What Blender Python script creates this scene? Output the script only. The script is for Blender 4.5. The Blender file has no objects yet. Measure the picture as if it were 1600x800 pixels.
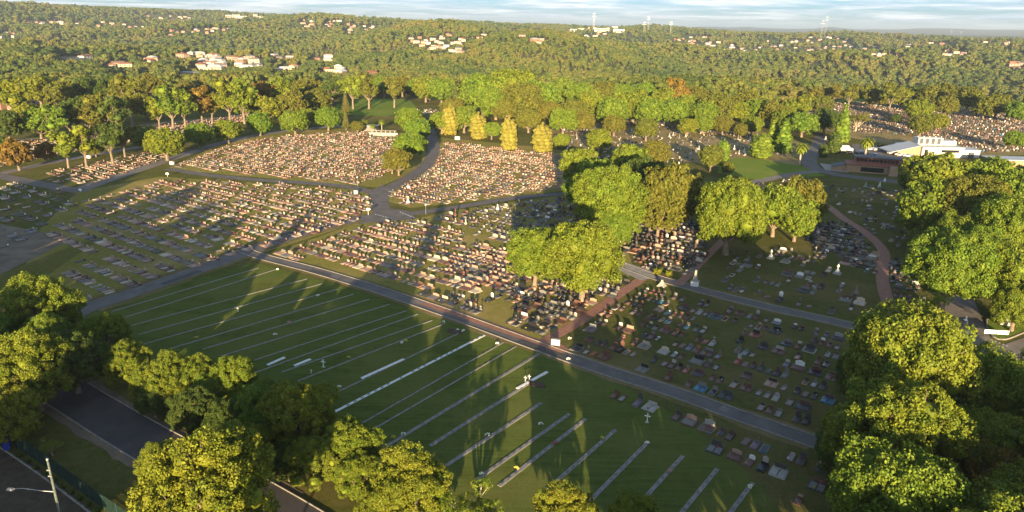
import bpy, math, random
import numpy as np
from mathutils import Matrix, Vector

S = bpy.context.scene
COL = S.collection
# ------------------------------------------------------------------ camera
H = 52.0; F = 1080.0; PITCH = math.atan(359 / F); ROLL = math.atan(0.015)
cR, sR, cP, sP = math.cos(ROLL), math.sin(ROLL), math.cos(PITCH), math.sin(PITCH)
Rv = Vector((1, 0, 0)); Uv = Vector((0, sP, cP)); Fv = Vector((0, cP, -sP))
right = Rv * cR + Uv * sR; up = -Rv * sR + Uv * cR
camd = bpy.data.cameras.new('camera'); cam = bpy.data.objects.new('camera', camd); COL.objects.link(cam)
m = Matrix.Identity(4)
for i, v in enumerate((right, up, -Fv)):
    for j in range(3): m[j][i] = v[j]
m[2][3] = H
cam.matrix_world = m
camd.sensor_width = 36; camd.lens = 36 * F / 1600; camd.clip_start = 1; camd.clip_end = 60000
S.camera = cam
# ------------------------------------------------------------------ light
SUN_EL = math.radians(8.6); SUN_AZ = math.radians(0.8)      # the light travels towards +Y
w = bpy.data.worlds.new('World'); S.world = w; w.use_nodes = True
nt = w.node_tree; nt.nodes.clear()
def N(nt, t, **k):
    n = nt.nodes.new(t)
    for a, b in k.items():
        if a == 'inp':
            for q, v in b.items(): n.inputs[q].default_value = v
        else: setattr(n, a, b)
    return n
def L(nt, a, b): nt.links.new(a, b)
sky = N(nt, 'ShaderNodeTexSky', sky_type='NISHITA', sun_disc=False, sun_elevation=SUN_EL, sun_rotation=math.pi + SUN_AZ,
        altitude=80, air_density=1.0, dust_density=0.6, ozone_density=2.0)
tc = N(nt, 'ShaderNodeTexCoord')
mp = N(nt, 'ShaderNodeMapping'); mp.inputs['Scale'].default_value = (9, 9, 150)
L(nt, tc.outputs['Generated'], mp.inputs['Vector'])
no = N(nt, 'ShaderNodeTexNoise', inp={'Scale': 1.0, 'Detail': 8, 'Roughness': 0.62, 'Distortion': 0.3})
L(nt, mp.outputs[0], no.inputs['Vector'])
cr = N(nt, 'ShaderNodeValToRGB'); e = cr.color_ramp.elements; e[0].position = .40; e[1].position = .60
L(nt, no.outputs['Fac'], cr.inputs[0])
sx = N(nt, 'ShaderNodeSeparateXYZ'); L(nt, tc.outputs['Generated'], sx.inputs[0])
mr = N(nt, 'ShaderNodeMapRange', inp={'From Min': 0.003, 'From Max': 0.014, 'To Min': 0.0, 'To Max': 0.85}); L(nt, sx.outputs['Z'], mr.inputs[0])
fd_ = N(nt, 'ShaderNodeMapRange', inp={'From Min': .08, 'From Max': .35, 'To Min': 1.0, 'To Max': .25}); L(nt, sx.outputs['Z'], fd_.inputs[0]); mu0 = N(nt, 'ShaderNodeMath', operation='MULTIPLY'); L(nt, mr.outputs[0], mu0.inputs[0]); L(nt, fd_.outputs[0], mu0.inputs[1])
mul = N(nt, 'ShaderNodeMath', operation='MULTIPLY'); L(nt, cr.outputs[0], mul.inputs[0]); L(nt, mu0.outputs[0], mul.inputs[1])
n2 = N(nt, 'ShaderNodeTexNoise', inp={'Scale': 1.7, 'Detail': 5}); L(nt, mp.outputs[0], n2.inputs['Vector'])
cc = N(nt, 'ShaderNodeMix', data_type='RGBA'); cc.inputs[6].default_value = (2.5, 2.9, 3.5, 1); cc.inputs[7].default_value = (4.25, 4.3, 4.25, 1)
cr3 = N(nt, 'ShaderNodeValToRGB'); cr3.color_ramp.elements[0].position = .4; cr3.color_ramp.elements[1].position = .62
L(nt, n2.outputs['Fac'], cr3.inputs[0]); L(nt, cr3.outputs[0], cc.inputs[0])
tint = N(nt, 'ShaderNodeMix', data_type='RGBA', blend_type='MULTIPLY', inp={0: 1.0}); 
tr = N(nt, 'ShaderNodeMapRange', inp={'From Min': .06, 'From Max': .25}); L(nt, sx.outputs['Z'], tr.inputs[0])
tcx = N(nt, 'ShaderNodeMix', data_type='RGBA'); tcx.inputs[6].default_value = (.27, .48, .98, 1); tcx.inputs[7].default_value = (.95, .95, .95, 1); L(nt, tr.outputs[0], tcx.inputs[0]); L(nt, tcx.outputs[2], tint.inputs[7])
L(nt, sky.outputs[0], tint.inputs[6])
mx = N(nt, 'ShaderNodeMix', data_type='RGBA'); L(nt, mul.outputs[0], mx.inputs[0]); L(nt, tint.outputs[2], mx.inputs[6]); L(nt, cc.outputs[2], mx.inputs[7])
bg = N(nt, 'ShaderNodeBackground', inp={'Strength': 0.085}); L(nt, mx.outputs[2], bg.inputs[0])
ow = N(nt, 'ShaderNodeOutputWorld'); L(nt, bg.outputs[0], ow.inputs[0])
sd = bpy.data.lights.new('sun', 'SUN'); sd.energy = 5.0; sd.angle = math.radians(0.5); sd.color = (1.0, 0.76, 0.43)
so = bpy.data.objects.new('sun', sd); COL.objects.link(so)
LD = Vector((math.sin(SUN_AZ) * math.cos(SUN_EL), math.cos(SUN_AZ) * math.cos(SUN_EL), -math.sin(SUN_EL)))
so.rotation_euler = LD.to_track_quat('-Z', 'Y').to_euler(); so.location = (0, -60, 90)
S.view_settings.view_transform = 'Standard'; S.view_settings.look = 'None'; S.view_settings.gamma = 1
S.view_settings.exposure = 1.92
S.view_settings.use_curve_mapping = False
S.render.engine = 'CYCLES'; S.cycles.use_denoising = True
S.cycles.max_bounces = 6; S.cycles.diffuse_bounces = 3; S.cycles.glossy_bounces = 2; S.cycles.transmission_bounces = 3
S.cycles.volume_bounces = 0; S.cycles.sample_clamp_indirect = 4

# ------------------------------------------------------------------ maths helpers
def ray(px, py):
    a = px - 800; b = 400 - py
    return np.array([0, cP, -sP]) + np.array([1, 0, 0]) * (a * cR - b * sR) / F + np.array([0, sP, cP]) * (a * sR + b * cR) / F
def G(px, py, z=0.0):
    d = ray(px, py); t = (z - H) / d[2]
    return np.array([d[0] * t, d[1] * t])
def PX(x, y, z):
    x = np.asarray(x, float); y = np.asarray(y, float); z = np.asarray(z, float) - H
    dep = y * cP - z * sP; a = x; b = y * sP + z * cP
    a2 = a * cR + b * sR; b2 = -a * sR + b * cR
    dep = np.maximum(dep, 1e-3)
    return 800 + F * a2 / dep, 400 - F * b2 / dep, dep
rng = np.random.default_rng(11)
random.seed(5)

def value_noise(x, y, seed=0):
    xi = np.floor(x).astype(np.int64); yi = np.floor(y).astype(np.int64); xf = x - xi; yf = y - yi
    def h(a, b):
        n = (a * 374761393 + b * 668265263 + seed * 974711) & 0x7fffffff
        n = (n ^ (n >> 13)) * 1274126177 & 0x7fffffff
        return ((n ^ (n >> 16)) & 0xffff) / 65535.0
    u = xf * xf * (3 - 2 * xf); v = yf * yf * (3 - 2 * yf)
    return (h(xi, yi) * (1 - u) + h(xi + 1, yi) * u) * (1 - v) + (h(xi, yi + 1) * (1 - u) + h(xi + 1, yi + 1) * u) * v
def fbm(x, y, seed=0, o=4):
    r = 0; a = .5
    for i in range(o):
        r = r + a * value_noise(x * 2 ** i, y * 2 ** i, seed + i); a *= .5
    return r
def sstep(a, b, x):
    t = np.clip((x - a) / (b - a), 0, 1); return t * t * (3 - 2 * t)
def terrain(x, y):
    x = np.asarray(x, float); y = np.asarray(y, float)
    r = np.hypot(x, y); az = np.degrees(np.arctan2(x, y))
    front = sstep(75, 50, np.abs(az))
    start = 560 + 40 * np.sin(az * .09)
    valley = -22 * sstep(start, start + 330, r) * (1 - .55 * sstep(-4, -22, az))
    ridge_top = np.interp(az, [-60, -38, -20, -8, 0, 8, 20, 37, 60], [112, 110, 82, 64, 50, 38, 26, 12, 10])
    rise = (ridge_top - 0) * sstep(1000, 3900, r)
    back = -(ridge_top - 30) * sstep(4300, 6500, r)
    ns = (fbm(x / 480 + 7.3, y / 380 + 3.1, 3) - .47) * 115 * sstep(start + 60, start + 700, r) * sstep(3900, 2600, r)
    hill = 62 * np.exp(-((x - 40) / 190.) ** 2 - ((y - 1230) / 200.) ** 2) + 34 * np.exp(-((x + 190) / 170.) ** 2 - ((y - 1650) / 200.) ** 2)
    hill = hill + 20 * np.exp(-((x - 760) / 300.) ** 2 - ((y - 1350) / 200.) ** 2)
    far = 150 * sstep(9000, 13500, r) * (0.35 + fbm(az / 5 + 9, az * 0, 9)) + 55 * np.exp(-((az - 23.3) / .9) ** 2) * sstep(9000, 10500, r)
    return front * (valley * (1 - sstep(1500, 2600, r)) + rise + back + ns + hill + far * .55)
def hit(px, py):
    d = ray(px, py); t = 300.0
    while t < 9000:
        x, y, z = d[0] * t, d[1] * t, H + d[2] * t
        if z < terrain(x, y): return np.array([x, y, float(terrain(x, y))])
        t += max(2.0, t * .003)
    return None

# ------------------------------------------------------------------ material helpers
MATS = {}
def material(name, col, rough=.8, col2=None, scale=1.0, detail=4, lo=.35, hi=.65, bump=0, bscale=None, spec=.3, island=0, objvar=0, coord='Object', metal=0, trans=0):
    if name in MATS: return MATS[name]
    mt = bpy.data.materials.new(name); mt.use_nodes = True; t = mt.node_tree
    b = t.nodes['Principled BSDF']; b.inputs['Roughness'].default_value = rough
    b.inputs['Specular IOR Level'].default_value = spec; b.inputs['Metallic'].default_value = metal
    b.inputs['Base Color'].default_value = (*col, 1)
    tcn = N(t, 'ShaderNodeTexCoord'); out = None
    if col2 is not None:
        nn = N(t, 'ShaderNodeTexNoise', inp={'Scale': scale, 'Detail': detail, 'Roughness': .6}); L(t, tcn.outputs[coord], nn.inputs['Vector'])
        rr = N(t, 'ShaderNodeValToRGB'); rr.color_ramp.elements[0].position = lo; rr.color_ramp.elements[1].position = hi
        rr.color_ramp.elements[0].color = (*col, 1); rr.color_ramp.elements[1].color = (*col2, 1)
        L(t, nn.outputs['Fac'], rr.inputs[0]); out = rr.outputs[0]
    if island or objvar:
        hs = N(t, 'ShaderNodeHueSaturation')
        if out: L(t, out, hs.inputs['Color'])
        else: hs.inputs['Color'].default_value = (*col, 1)
        if island:
            g = N(t, 'ShaderNodeNewGeometry'); q = N(t, 'ShaderNodeMapRange', inp={'To Min': 1 - island, 'To Max': 1 + island})
            L(t, g.outputs['Random Per Island'], q.inputs[0]); L(t, q.outputs[0], hs.inputs['Value'])
        if objvar:
            oi = N(t, 'ShaderNodeObjectInfo'); q = N(t, 'ShaderNodeMapRange', inp={'To Min': .5 - objvar, 'To Max': .5 + objvar})
            L(t, oi.outputs['Random'], q.inputs[0]); L(t, q.outputs[0], hs.inputs['Hue'])
        out = hs.outputs[0]
    if out: L(t, out, b.inputs['Base Color'])
    if bump:
        nb = N(t, 'ShaderNodeTexNoise', inp={'Scale': bscale or scale * 4, 'Detail': 4}); L(t, tcn.outputs[coord], nb.inputs['Vector'])
        bn = N(t, 'ShaderNodeBump', inp={'Strength': bump, 'Distance': .1}); L(t, nb.outputs['Fac'], bn.inputs['Height']); L(t, bn.outputs[0], b.inputs['Normal'])
    if trans:
        tb = N(t, 'ShaderNodeBsdfTranslucent'); ms = N(t, 'ShaderNodeMixShader', inp={0: trans})
        if out: L(t, out, tb.inputs[0])
        else: tb.inputs[0].default_value = (*col, 1)
        L(t, b.outputs[0], ms.inputs[1]); L(t, tb.outputs[0], ms.inputs[2]); L(t, ms.outputs[0], t.nodes['Material Output'].inputs[0])
    MATS[name] = mt
    return mt

def grass_mat(name, a, b_, dry, dryamt=.5, stripe=0):
    if name in MATS: return MATS[name]
    mt = bpy.data.materials.new(name); mt.use_nodes = True; t = mt.node_tree; b = t.nodes['Principled BSDF']
    b.inputs['Roughness'].default_value = .95; b.inputs['Specular IOR Level'].default_value = 0
    tcn = N(t, 'ShaderNodeTexCoord'); O = tcn.outputs['Object']
    def noise(sc, det=5): 
        n = N(t, 'ShaderNodeTexNoise', inp={'Scale': sc, 'Detail': det, 'Roughness': .62}); L(t, O, n.inputs['Vector']); return n.outputs['Fac']
    def ramp(f, lo, hi):
        r = N(t, 'ShaderNodeMapRange', inp={'From Min': lo, 'From Max': hi}); L(t, f, r.inputs[0]); return r.outputs[0]
    def mix(f, c1, c2, mode='MIX'):
        m_ = N(t, 'ShaderNodeMix', data_type='RGBA', blend_type=mode)
        if hasattr(f, 'links') or not isinstance(f, (int, float)): L(t, f, m_.inputs[0])
        else: m_.inputs[0].default_value = f
        for i, c in ((6, c1), (7, c2)):
            if isinstance(c, tuple): m_.inputs[i].default_value = (*c, 1)
            else: L(t, c, m_.inputs[i])
        return m_.outputs[2]
    c = mix(ramp(noise(.9), .3, .7), a, b_)
    c = mix(ramp(noise(.055, 7), .56 - .16 * dryamt, .78 - .12 * dryamt), c, dry)
    if stripe:
        mpn = N(t, 'ShaderNodeMapping'); mpn.inputs['Rotation'].default_value = (0, 0, math.radians(-53)); mpn.inputs['Scale'].default_value = (.09, 2.2, 1)
        L(t, O, mpn.inputs['Vector'])
        n = N(t, 'ShaderNodeTexNoise', inp={'Scale': 1.0, 'Detail': 3}); L(t, mpn.outputs[0], n.inputs['Vector'])
        c = mix(ramp(n.outputs['Fac'], .35, .7), c, tuple(min(1, v * 1.18) for v in b_))
        d = mix(ramp(noise(.13, 3), .55, .75), (1, 1, 1), (.75, .72, .62)); c = mix(1.0, c, d, 'MULTIPLY')
    f = mix(ramp(noise(6, 3), .25, .75), (.72, .72, .72), (1.25, 1.25, 1.25)); c = mix(1.0, c, f, 'MULTIPLY')
    L(t, c, b.inputs['Base Color'])
    bn = N(t, 'ShaderNodeBump', inp={'Strength': .8, 'Distance': .25}); L(t, noise(9, 3), bn.inputs['Height']); L(t, bn.outputs[0], b.inputs['Normal'])
    MATS[name] = mt
    return mt

# ------------------------------------------------------------------ object helpers
def mesh_np(name, V, Fq, mats, midx=None, smooth=False):
    me = bpy.data.meshes.new(name); V = np.asarray(V, np.float32)
    if isinstance(Fq, np.ndarray):
        n, k = Fq.shape
        me.vertices.add(len(V)); me.vertices.foreach_set('co', V.ravel())
        me.loops.add(n * k); me.loops.foreach_set('vertex_index', Fq.astype(np.int32).ravel())
        me.polygons.add(n); me.polygons.foreach_set('loop_start', np.arange(0, n * k, k, dtype=np.int32))
        me.polygons.foreach_set('loop_total', np.full(n, k, np.int32))
    else:
        me.from_pydata([tuple(v) for v in V], [], [tuple(int(i) for i in f) for f in Fq])
    for m_ in (mats if isinstance(mats, (list, tuple)) else [mats]): me.materials.append(m_)
    if midx is not None: me.polygons.foreach_set('material_index', np.asarray(midx, np.int32))
    if smooth: me.polygons.foreach_set('use_smooth', np.ones(len(me.polygons), bool))
    me.update(calc_edges=True)
    return me
def link(name, me, parent=None, loc=None):
    o = bpy.data.objects.new(name, me); COL.objects.link(o)
    if parent is not None: o.parent = parent
    if loc is not None: o.location = loc
    return o
def tag(o, label=None, cat=None, group=None, kind=None):
    if label: o['label'] = label
    if cat: o['category'] = cat
    if group: o['group'] = group
    if kind: o['kind'] = kind
    return o
def empty(name, loc=(0, 0, 0), rz=0, sc=1):
    o = bpy.data.objects.new(name, None); COL.objects.link(o); o.location = loc; o.rotation_euler = (0, 0, rz)
    o.scale = (sc, sc, sc) if isinstance(sc, (int, float)) else sc; o.empty_display_size = .5
    return o
class MB:
    def __init__(s): s.v = []; s.f = []
    def add(s, V, Fs):
        n = len(s.v); s.v += [tuple(p) for p in V]; s.f += [tuple(i + n for i in f) for f in Fs]; return s
    def box(s, x0, x1, y0, y1, z0, z1, top=1.0, rz=0):
        cx, cy = (x0 + x1) / 2, (y0 + y1) / 2
        P = []
        for z, k in ((z0, 1), (z1, top)):
            for x, y in ((x0, y0), (x1, y0), (x1, y1), (x0, y1)): P.append((cx + (x - cx) * k, cy + (y - cy) * k, z))
        if rz:
            c, s_ = math.cos(rz), math.sin(rz); P = [(x * c - y * s_, x * s_ + y * c, z) for x, y, z in P]
        return s.add(P, [(3, 2, 1, 0), (4, 5, 6, 7), (0, 1, 5, 4), (1, 2, 6, 5), (2, 3, 7, 6), (3, 0, 4, 7)])
    def tube(s, pts, rad, n=8):
        pts = [Vector(p) for p in pts]; rings = []
        for i, p in enumerate(pts):
            d = (pts[min(i + 1, len(pts) - 1)] - pts[max(i - 1, 0)]).normalized()
            a = d.orthogonal().normalized() if i == 0 else (rings_a - d * rings_a.dot(d)).normalized()
            rings_a = a; b = d.cross(a); r = rad[i] if isinstance(rad, (list, tuple)) else rad
            rings.append([p + (a * math.cos(q * 2 * math.pi / n) + b * math.sin(q * 2 * math.pi / n)) * r for q in range(n)])
        V = [v for r in rings for v in r]; Fs = []
        for i in range(len(pts) - 1):
            for q in range(n): Fs.append((i * n + q, i * n + (q + 1) % n, (i + 1) * n + (q + 1) % n, (i + 1) * n + q))
        Fs.append(tuple(range(n))[::-1]); Fs.append(tuple((len(pts) - 1) * n + q for q in range(n)))
        return s.add(V, Fs)
    def prism(s, prof, y0, y1):          # profile in x,z extruded along y
        n = len(prof); V = [(x, y0, z) for x, z in prof] + [(x, y1, z) for x, z in prof]
        Fs = [tuple(range(n)), tuple(range(2 * n - 1, n - 1, -1))] + [(i, i + n, (i + 1) % n + n, (i + 1) % n) for i in range(n)]
        return s.add(V, Fs)
    def mesh(s, name, mt): return mesh_np(name, s.v, s.f, mt)
    def build(s, name, mt, parent=None): return link(name, s.mesh(name, mt), parent)
ORD = ['first', 'second', 'third', 'fourth', 'fifth', 'sixth', 'seventh', 'eighth', 'ninth', 'tenth', 'eleventh', 'twelfth', 'thirteenth', 'fourteenth', 'fifteenth', 'sixteenth', 'seventeenth', 'eighteenth', 'nineteenth', 'twentieth']
def ordn(i):
    if i < 20: return ORD[i]
    t, u = divmod(i + 1, 10); T = ['', '', 'twenty', 'thirty', 'forty', 'fifty', 'sixty', 'seventy', 'eighty', 'ninety']
    if u == 0: return ['', '', 'twentieth', 'thirtieth', 'fortieth', 'fiftieth', 'sixtieth', 'seventieth', 'eightieth', 'ninetieth'][t]
    return T[t] + '-' + ORD[u - 1]

# ------------------------------------------------------------------ ground
GRASS = grass_mat('grass_ground', (.075, .085, .022), (.13, .125, .036), (.20, .155, .065), .5)
FORESTF = material('forest_floor', (.035, .05, .016), .95, (.085, .085, .035), .012, 6, .35, .7, spec=.05)
def make_ground():
    az = np.radians(np.concatenate([np.linspace(-180, -52, 40, endpoint=False), np.linspace(-52, 52, 420), np.linspace(52, 180, 41)[1:-1]]))
    r = np.concatenate([[0.01], np.geomspace(20, 560, 30), np.geomspace(580, 4600, 150), np.geomspace(4800, 15500, 36)])
    A, R = np.meshgrid(az, r); X = R * np.sin(A); Y = R * np.cos(A); Z = terrain(X, Y)
    V = np.stack([X, Y, Z], -1).reshape(-1, 3); na = len(az); nr = len(r)
    i, j = np.meshgrid(np.arange(nr - 1), np.arange(na), indexing='ij')
    Fq = np.stack([i * na + j, i * na + (j + 1) % na, (i + 1) * na + (j + 1) % na, (i + 1) * na + j], -1).reshape(-1, 4)[:, ::-1]
    cr_ = r[i.ravel()]
    return link('ground', mesh_np('ground', V, Fq, [GRASS, FORESTF], (cr_ > 545).astype(int), True))
tag(make_ground(), kind='structure')

def sheet(name, px, mt, z=.02, kind='structure', world=False):
    P = [np.array(p) if world else G(*p) for p in px]
    me = mesh_np(name, [(p[0], p[1], z) for p in P], [tuple(range(len(P)))], mt)
    if me.polygons[0].normal.z < 0: me.flip_normals()
    return tag(link(name, me), kind=kind)
def smooth_line(P, step=3.0):
    P = [np.asarray(p, float) for p in P]; Q = [2 * P[0] - P[1]] + P + [2 * P[-1] - P[-2]]; out = []
    for i in range(1, len(Q) - 2):
        a, b, c, d = Q[i - 1:i + 3]; n = max(2, int(np.linalg.norm(c - b) / step))
        for k in range(n):
            t = k / n; out.append(.5 * ((2 * b) + (-a + c) * t + (2 * a - 5 * b + 4 * c - d) * t * t + (-a + 3 * b - 3 * c + d) * t ** 3))
    out.append(P[-1]); return np.array(out)
def normals(P):
    T = np.gradient(P, axis=0); T /= np.linalg.norm(T, axis=1)[:, None] + 1e-9
    return np.stack([T[:, 1], -T[:, 0]], 1)
def ribbon(name, P, wd, mt, z, off=0, thick=0, kind='structure'):
    Nn = normals(P); wd = np.broadcast_to(wd, (len(P),))[:, None]
    a = P + Nn * (off - wd / 2); b = P + Nn * (off + wd / 2); n = len(P)
    if thick:
        V = np.concatenate([np.c_[a, np.full(n, z - thick)], np.c_[a, np.full(n, z)], np.c_[b, np.full(n, z)], np.c_[b, np.full(n, z - thick)]])
        i = np.arange(n - 1); Fq = np.concatenate([np.stack([k * n + i, k * n + i + 1, (k + 1) * n + i + 1, (k + 1) * n + i], 1) for k in range(3)])
    else:
        V = np.concatenate([np.c_[a, np.full(n, z)], np.c_[b, np.full(n, z)]]); i = np.arange(n - 1)
        Fq = np.stack([i, i + 1, n + i + 1, n + i], 1)
    me = mesh_np(name, V, Fq, mt)
    if not thick and me.polygons[0].normal.z < 0: me.flip_normals()
    return tag(link(name, me), kind=kind)

ASPH = material('asphalt', (.085, .074, .070), .85, (.15, .128, .118), .35, 8, .3, .75, bump=.3, bscale=14)
ASPH_OLD = material('asphalt_worn', (.14, .12, .105), .9, (.22, .185, .16), .5, 8, .3, .75, bump=.3, bscale=14)
CONC = material('concrete_kerb', (.15, .135, .12), .85, (.27, .24, .20), 1.3, 6, .3, .7)
BRICKP = material('brick_paving', (.21, .095, .065), .85, (.32, .16, .11), 1.2, 8, .3, .7)
DIRT = material('bare_earth', (.10, .075, .05), .95, (.20, .155, .105), .25, 8, .35, .7)
PAINT = material('road_paint', (.55, .55, .52), .7, (.8, .8, .76), 2.0)
# lawns
LAWN = grass_mat('mown_lawn', (.062, .088, .019), (.10, .126, .030), (.17, .15, .048), .75, stripe=1)
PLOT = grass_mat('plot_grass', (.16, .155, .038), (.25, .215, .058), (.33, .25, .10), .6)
PLOTD = grass_mat('plot_grass_dark', (.075, .085, .024), (.125, .118, .038), (.185, .145, .06), .6)  # darker grass mix for the plots on the right
DRYG = grass_mat('dry_plot_grass', (.19, .16, .06), (.27, .21, .10), (.34, .25, .14), .8)
BRIGHT = grass_mat('bright_lawn', (.12, .18, .03), (.17, .23, .04), (.22, .22, .06), .3)
sheet('lawn', [(135, 487), (250, 452), (396, 410), (520, 443), (700, 500), (850, 556), (960, 596), (1060, 650), (1180, 750), (1240, 830), (900, 860), (640, 800), (500, 690), (400, 600), (230, 590)], LAWN, .02)
for q in ([(250, 276), (570, 297), (600, 325), (560, 348), (420, 392), (240, 448), (120, 486), (40, 480), (40, 380), (120, 300)],
          [(264, 262), (345, 226), (440, 205), (560, 200), (660, 212), (668, 250), (640, 272), (590, 293), (480, 284), (300, 268)],
          [(420, 398), (560, 348), (605, 340), (655, 341), (700, 330), (900, 302), (960, 330), (990, 420), (970, 455), (880, 515), (860, 540), (770, 510), (600, 452)],
          [(690, 215), (860, 232), (1000, 262), (900, 296), (720, 317), (640, 325), (605, 314), (600, 300), (640, 280), (680, 252)]):
    sheet('grass_plot', q, PLOT, .02)
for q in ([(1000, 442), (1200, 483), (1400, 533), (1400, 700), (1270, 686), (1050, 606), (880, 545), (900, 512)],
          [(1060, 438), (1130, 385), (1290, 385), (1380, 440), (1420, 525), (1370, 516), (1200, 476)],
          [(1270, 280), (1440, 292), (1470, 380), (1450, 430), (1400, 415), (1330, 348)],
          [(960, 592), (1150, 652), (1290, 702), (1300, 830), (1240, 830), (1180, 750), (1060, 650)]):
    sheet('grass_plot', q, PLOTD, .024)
sheet('grass_plot', [(860, 185), (1130, 190), (1260, 225), (1250, 262), (1130, 262), (1000, 240), (860, 225)], DRYG, .02)
sheet('grass_plot', [(1240, 160), (1600, 175), (1700, 240), (1480, 245), (1330, 215), (1250, 190)], DRYG, .022)
sheet('lawn', [(1130, 248), (1180, 247), (1262, 262), (1290, 275), (1180, 281), (1120, 270)], BRIGHT, .03)
sheet('lawn', [(525, 163), (575, 153), (640, 156), (655, 172), (600, 182), (525, 178)], BRIGHT, .03)
sheet('lawn', [(1305, 158), (1340, 150), (1410, 152), (1425, 160), (1380, 165), (1310, 163)], BRIGHT, .03)
sheet('bare_patch', [(0, 350), (75, 365), (115, 372), (60, 400), (0, 430)], DIRT, .026)
sheet('lawn', [(0, 430), (110, 385), (165, 368), (60, 440), (20, 470), (0, 470)], grass_mat('dry_verge', (.11, .115, .03), (.17, .15, .045), (.22, .17, .07), .6), .028)  # strip of brighter, dry grass
sheet('bare_patch', [(0, 700), (60, 730), (200, 840), (0, 900), (-200, 800)], material('leaf_litter', (.035, .028, .018), .95, (.095, .062, .04), .8, 8, .3, .7, bump=.5, bscale=8), .03)
# roads
def road(px, wd, mt=ASPH, kerb=True, z=.045, kl=True, kr=True):
    P = smooth_line([G(*p) for p in px]); ribbon('road', P, wd, mt, z)
    if kerb:
        if kl: ribbon('kerb', P, .2, CONC, z + .11, -(wd / 2 + .1), .2)
        if kr: ribbon('kerb', P, .2, CONC, z + .11, wd / 2 + .1, .2)
    return P
road([(380, 390), (405, 400), (500, 425), (600, 456), (700, 490), (760, 512), (850, 545), (940, 577), (1050, 612), (1150, 648), (1270, 690), (1400, 738)], 2.9)
road([(70, 520), (130, 484), (200, 460), (300, 425), (400, 388), (480, 362), (550, 344), (612, 334)], 4.8, z=.049, kerb=False)
road([(600, 345), (594, 318), (600, 300), (640, 277), (668, 256), (678, 232), (672, 205), (660, 190), (640, 172)], 5.2, z=.053, kerb=False)
road([(592, 304), (550, 293), (480, 286), (400, 281), (320, 273), (262, 264)], 4.0, z=.057, kerb=False)
road([(600, 336), (640, 334), (720, 323), (800, 310), (880, 303), (960, 298)], 4.0, z=.061, kerb=False)
sheet('road', [(576, 300), (600, 288), (602, 300), (598, 316), (612, 326), (640, 330), (650, 342), (610, 346), (560, 350), (590, 335), (580, 318)], ASPH, .066)
road([(118, 300), (150, 287), (220, 264), (262, 250), (300, 238), (345, 224), (400, 212), (470, 202), (560, 195)], 6, ASPH_OLD, kerb=False, z=.05)
road([(0, 272), (75, 255), (140, 243), (200, 233), (270, 221), (330, 205)], 5, ASPH_OLD, kerb=False, z=.054)
road([(-60, 262), (0, 275), (75, 290), (128, 299)], 5.5, kerb=False, z=.058)
road([(0, 220), (120, 212), (220, 196), (300, 188), (385, 182)], 4.5, ASPH_OLD, kerb=False, z=.05)
road([(950, 405), (1020, 432), (1100, 455), (1200, 480), (1300, 502), (1370, 520), (1420, 534)], 2.9)
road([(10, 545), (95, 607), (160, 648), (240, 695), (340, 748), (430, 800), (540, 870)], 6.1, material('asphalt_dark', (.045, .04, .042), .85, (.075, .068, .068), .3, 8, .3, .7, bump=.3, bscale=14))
road([(1285, 212), (1275, 232), (1264, 248), (1270, 262), (1300, 271), (1330, 276), (1420, 286), (1480, 292)], 6.5, kerb=False, z=.05)
road([(1278, 268), (1240, 272), (1180, 284), (1130, 288)], 4, ASPH_OLD, kerb=False, z=.055)
road([(1240, 272), (1230, 288), (1250, 300), (1290, 320), (1320, 343), (1350, 362), (1380, 392), (1378, 430), (1385, 465), (1400, 498), (1410, 520)], 2.6, BRICKP, kerb=False, z=.06)
road([(1003, 436), (960, 465), (900, 506), (852, 533)], 2.4, BRICKP, kerb=False, z=.05)
road([(655, 471), (700, 486), (770, 510), (850, 538), (882, 548)], 2.0, BRICKP, kerb=False, z=.05)
sheet('brick_paving', [(852, 526), (880, 540), (892, 549), (872, 553), (838, 541)], BRICKP, .065)
road([(1060, 445), (1085, 420), (1110, 395), (1140, 365)], 2.0, BRICKP, kerb=False, z=.05)
sheet('road', [(962, 404), (1018, 424), (1025, 435), (1000, 438), (955, 418)], material('concrete_paving', (.2, .18, .16), .9, (.3, .27, .24), .6), .07)
sheet('road', [(1470, 455), (1522, 470), (1548, 530), (1566, 540), (1620, 520), (1700, 560), (1640, 640), (1540, 600), (1500, 560), (1480, 520)], ASPH_OLD, .05)
isl = [(1541, 500), (1600, 495), (1640, 505), (1600, 520), (1570, 531), (1552, 527), (1543, 514)]
Pi = np.array([G(*p) for p in isl]); sheet('traffic_island', isl, BRIGHT, .17)
ribbon('kerb', smooth_line([G(*p) for p in isl] + [G(*isl[0])], 1.5), .3, CONC, .19, 0, .2)
sheet('car_park', [(1330, 225), (1425, 228), (1500, 240), (1460, 250), (1340, 243)], ASPH, .07)
sheet('forecourt', [(1280, 255), (1330, 262), (1325, 270), (1290, 266)], material('light_paving', (.3, .27, .24), .9), .08)
def verge(px, wd, off, mt, z):
    P = smooth_line([G(*p) for p in px], 1.2); n = len(P); k = np.arange(n)
    w_ = wd * (.35 + 1.3 * fbm(P[:, 0] * .35, P[:, 1] * .35, 5)); Nn = normals(P); sg = np.sign(off)
    a = P + Nn * off; b = P + Nn * (off + sg * w_[:, None]); V = np.concatenate([np.c_[a, np.full(n, z)], np.c_[b, np.full(n, z)]]); i = np.arange(n - 1)
    me = mesh_np('verge', V, np.stack([i, i + 1, n + i + 1, n + i], 1), mt)
    if me.polygons[0].normal.z < 0: me.flip_normals()
    tag(link('verge', me), kind='structure')
VG = grass_mat('worn_verge', (.12, .105, .04), (.18, .145, .06), (.26, .19, .11), .8)
ra = [(405, 400), (500, 425), (600, 456), (700, 490), (760, 512), (850, 545), (940, 577), (1050, 612), (1150, 648), (1270, 690)]
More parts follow.
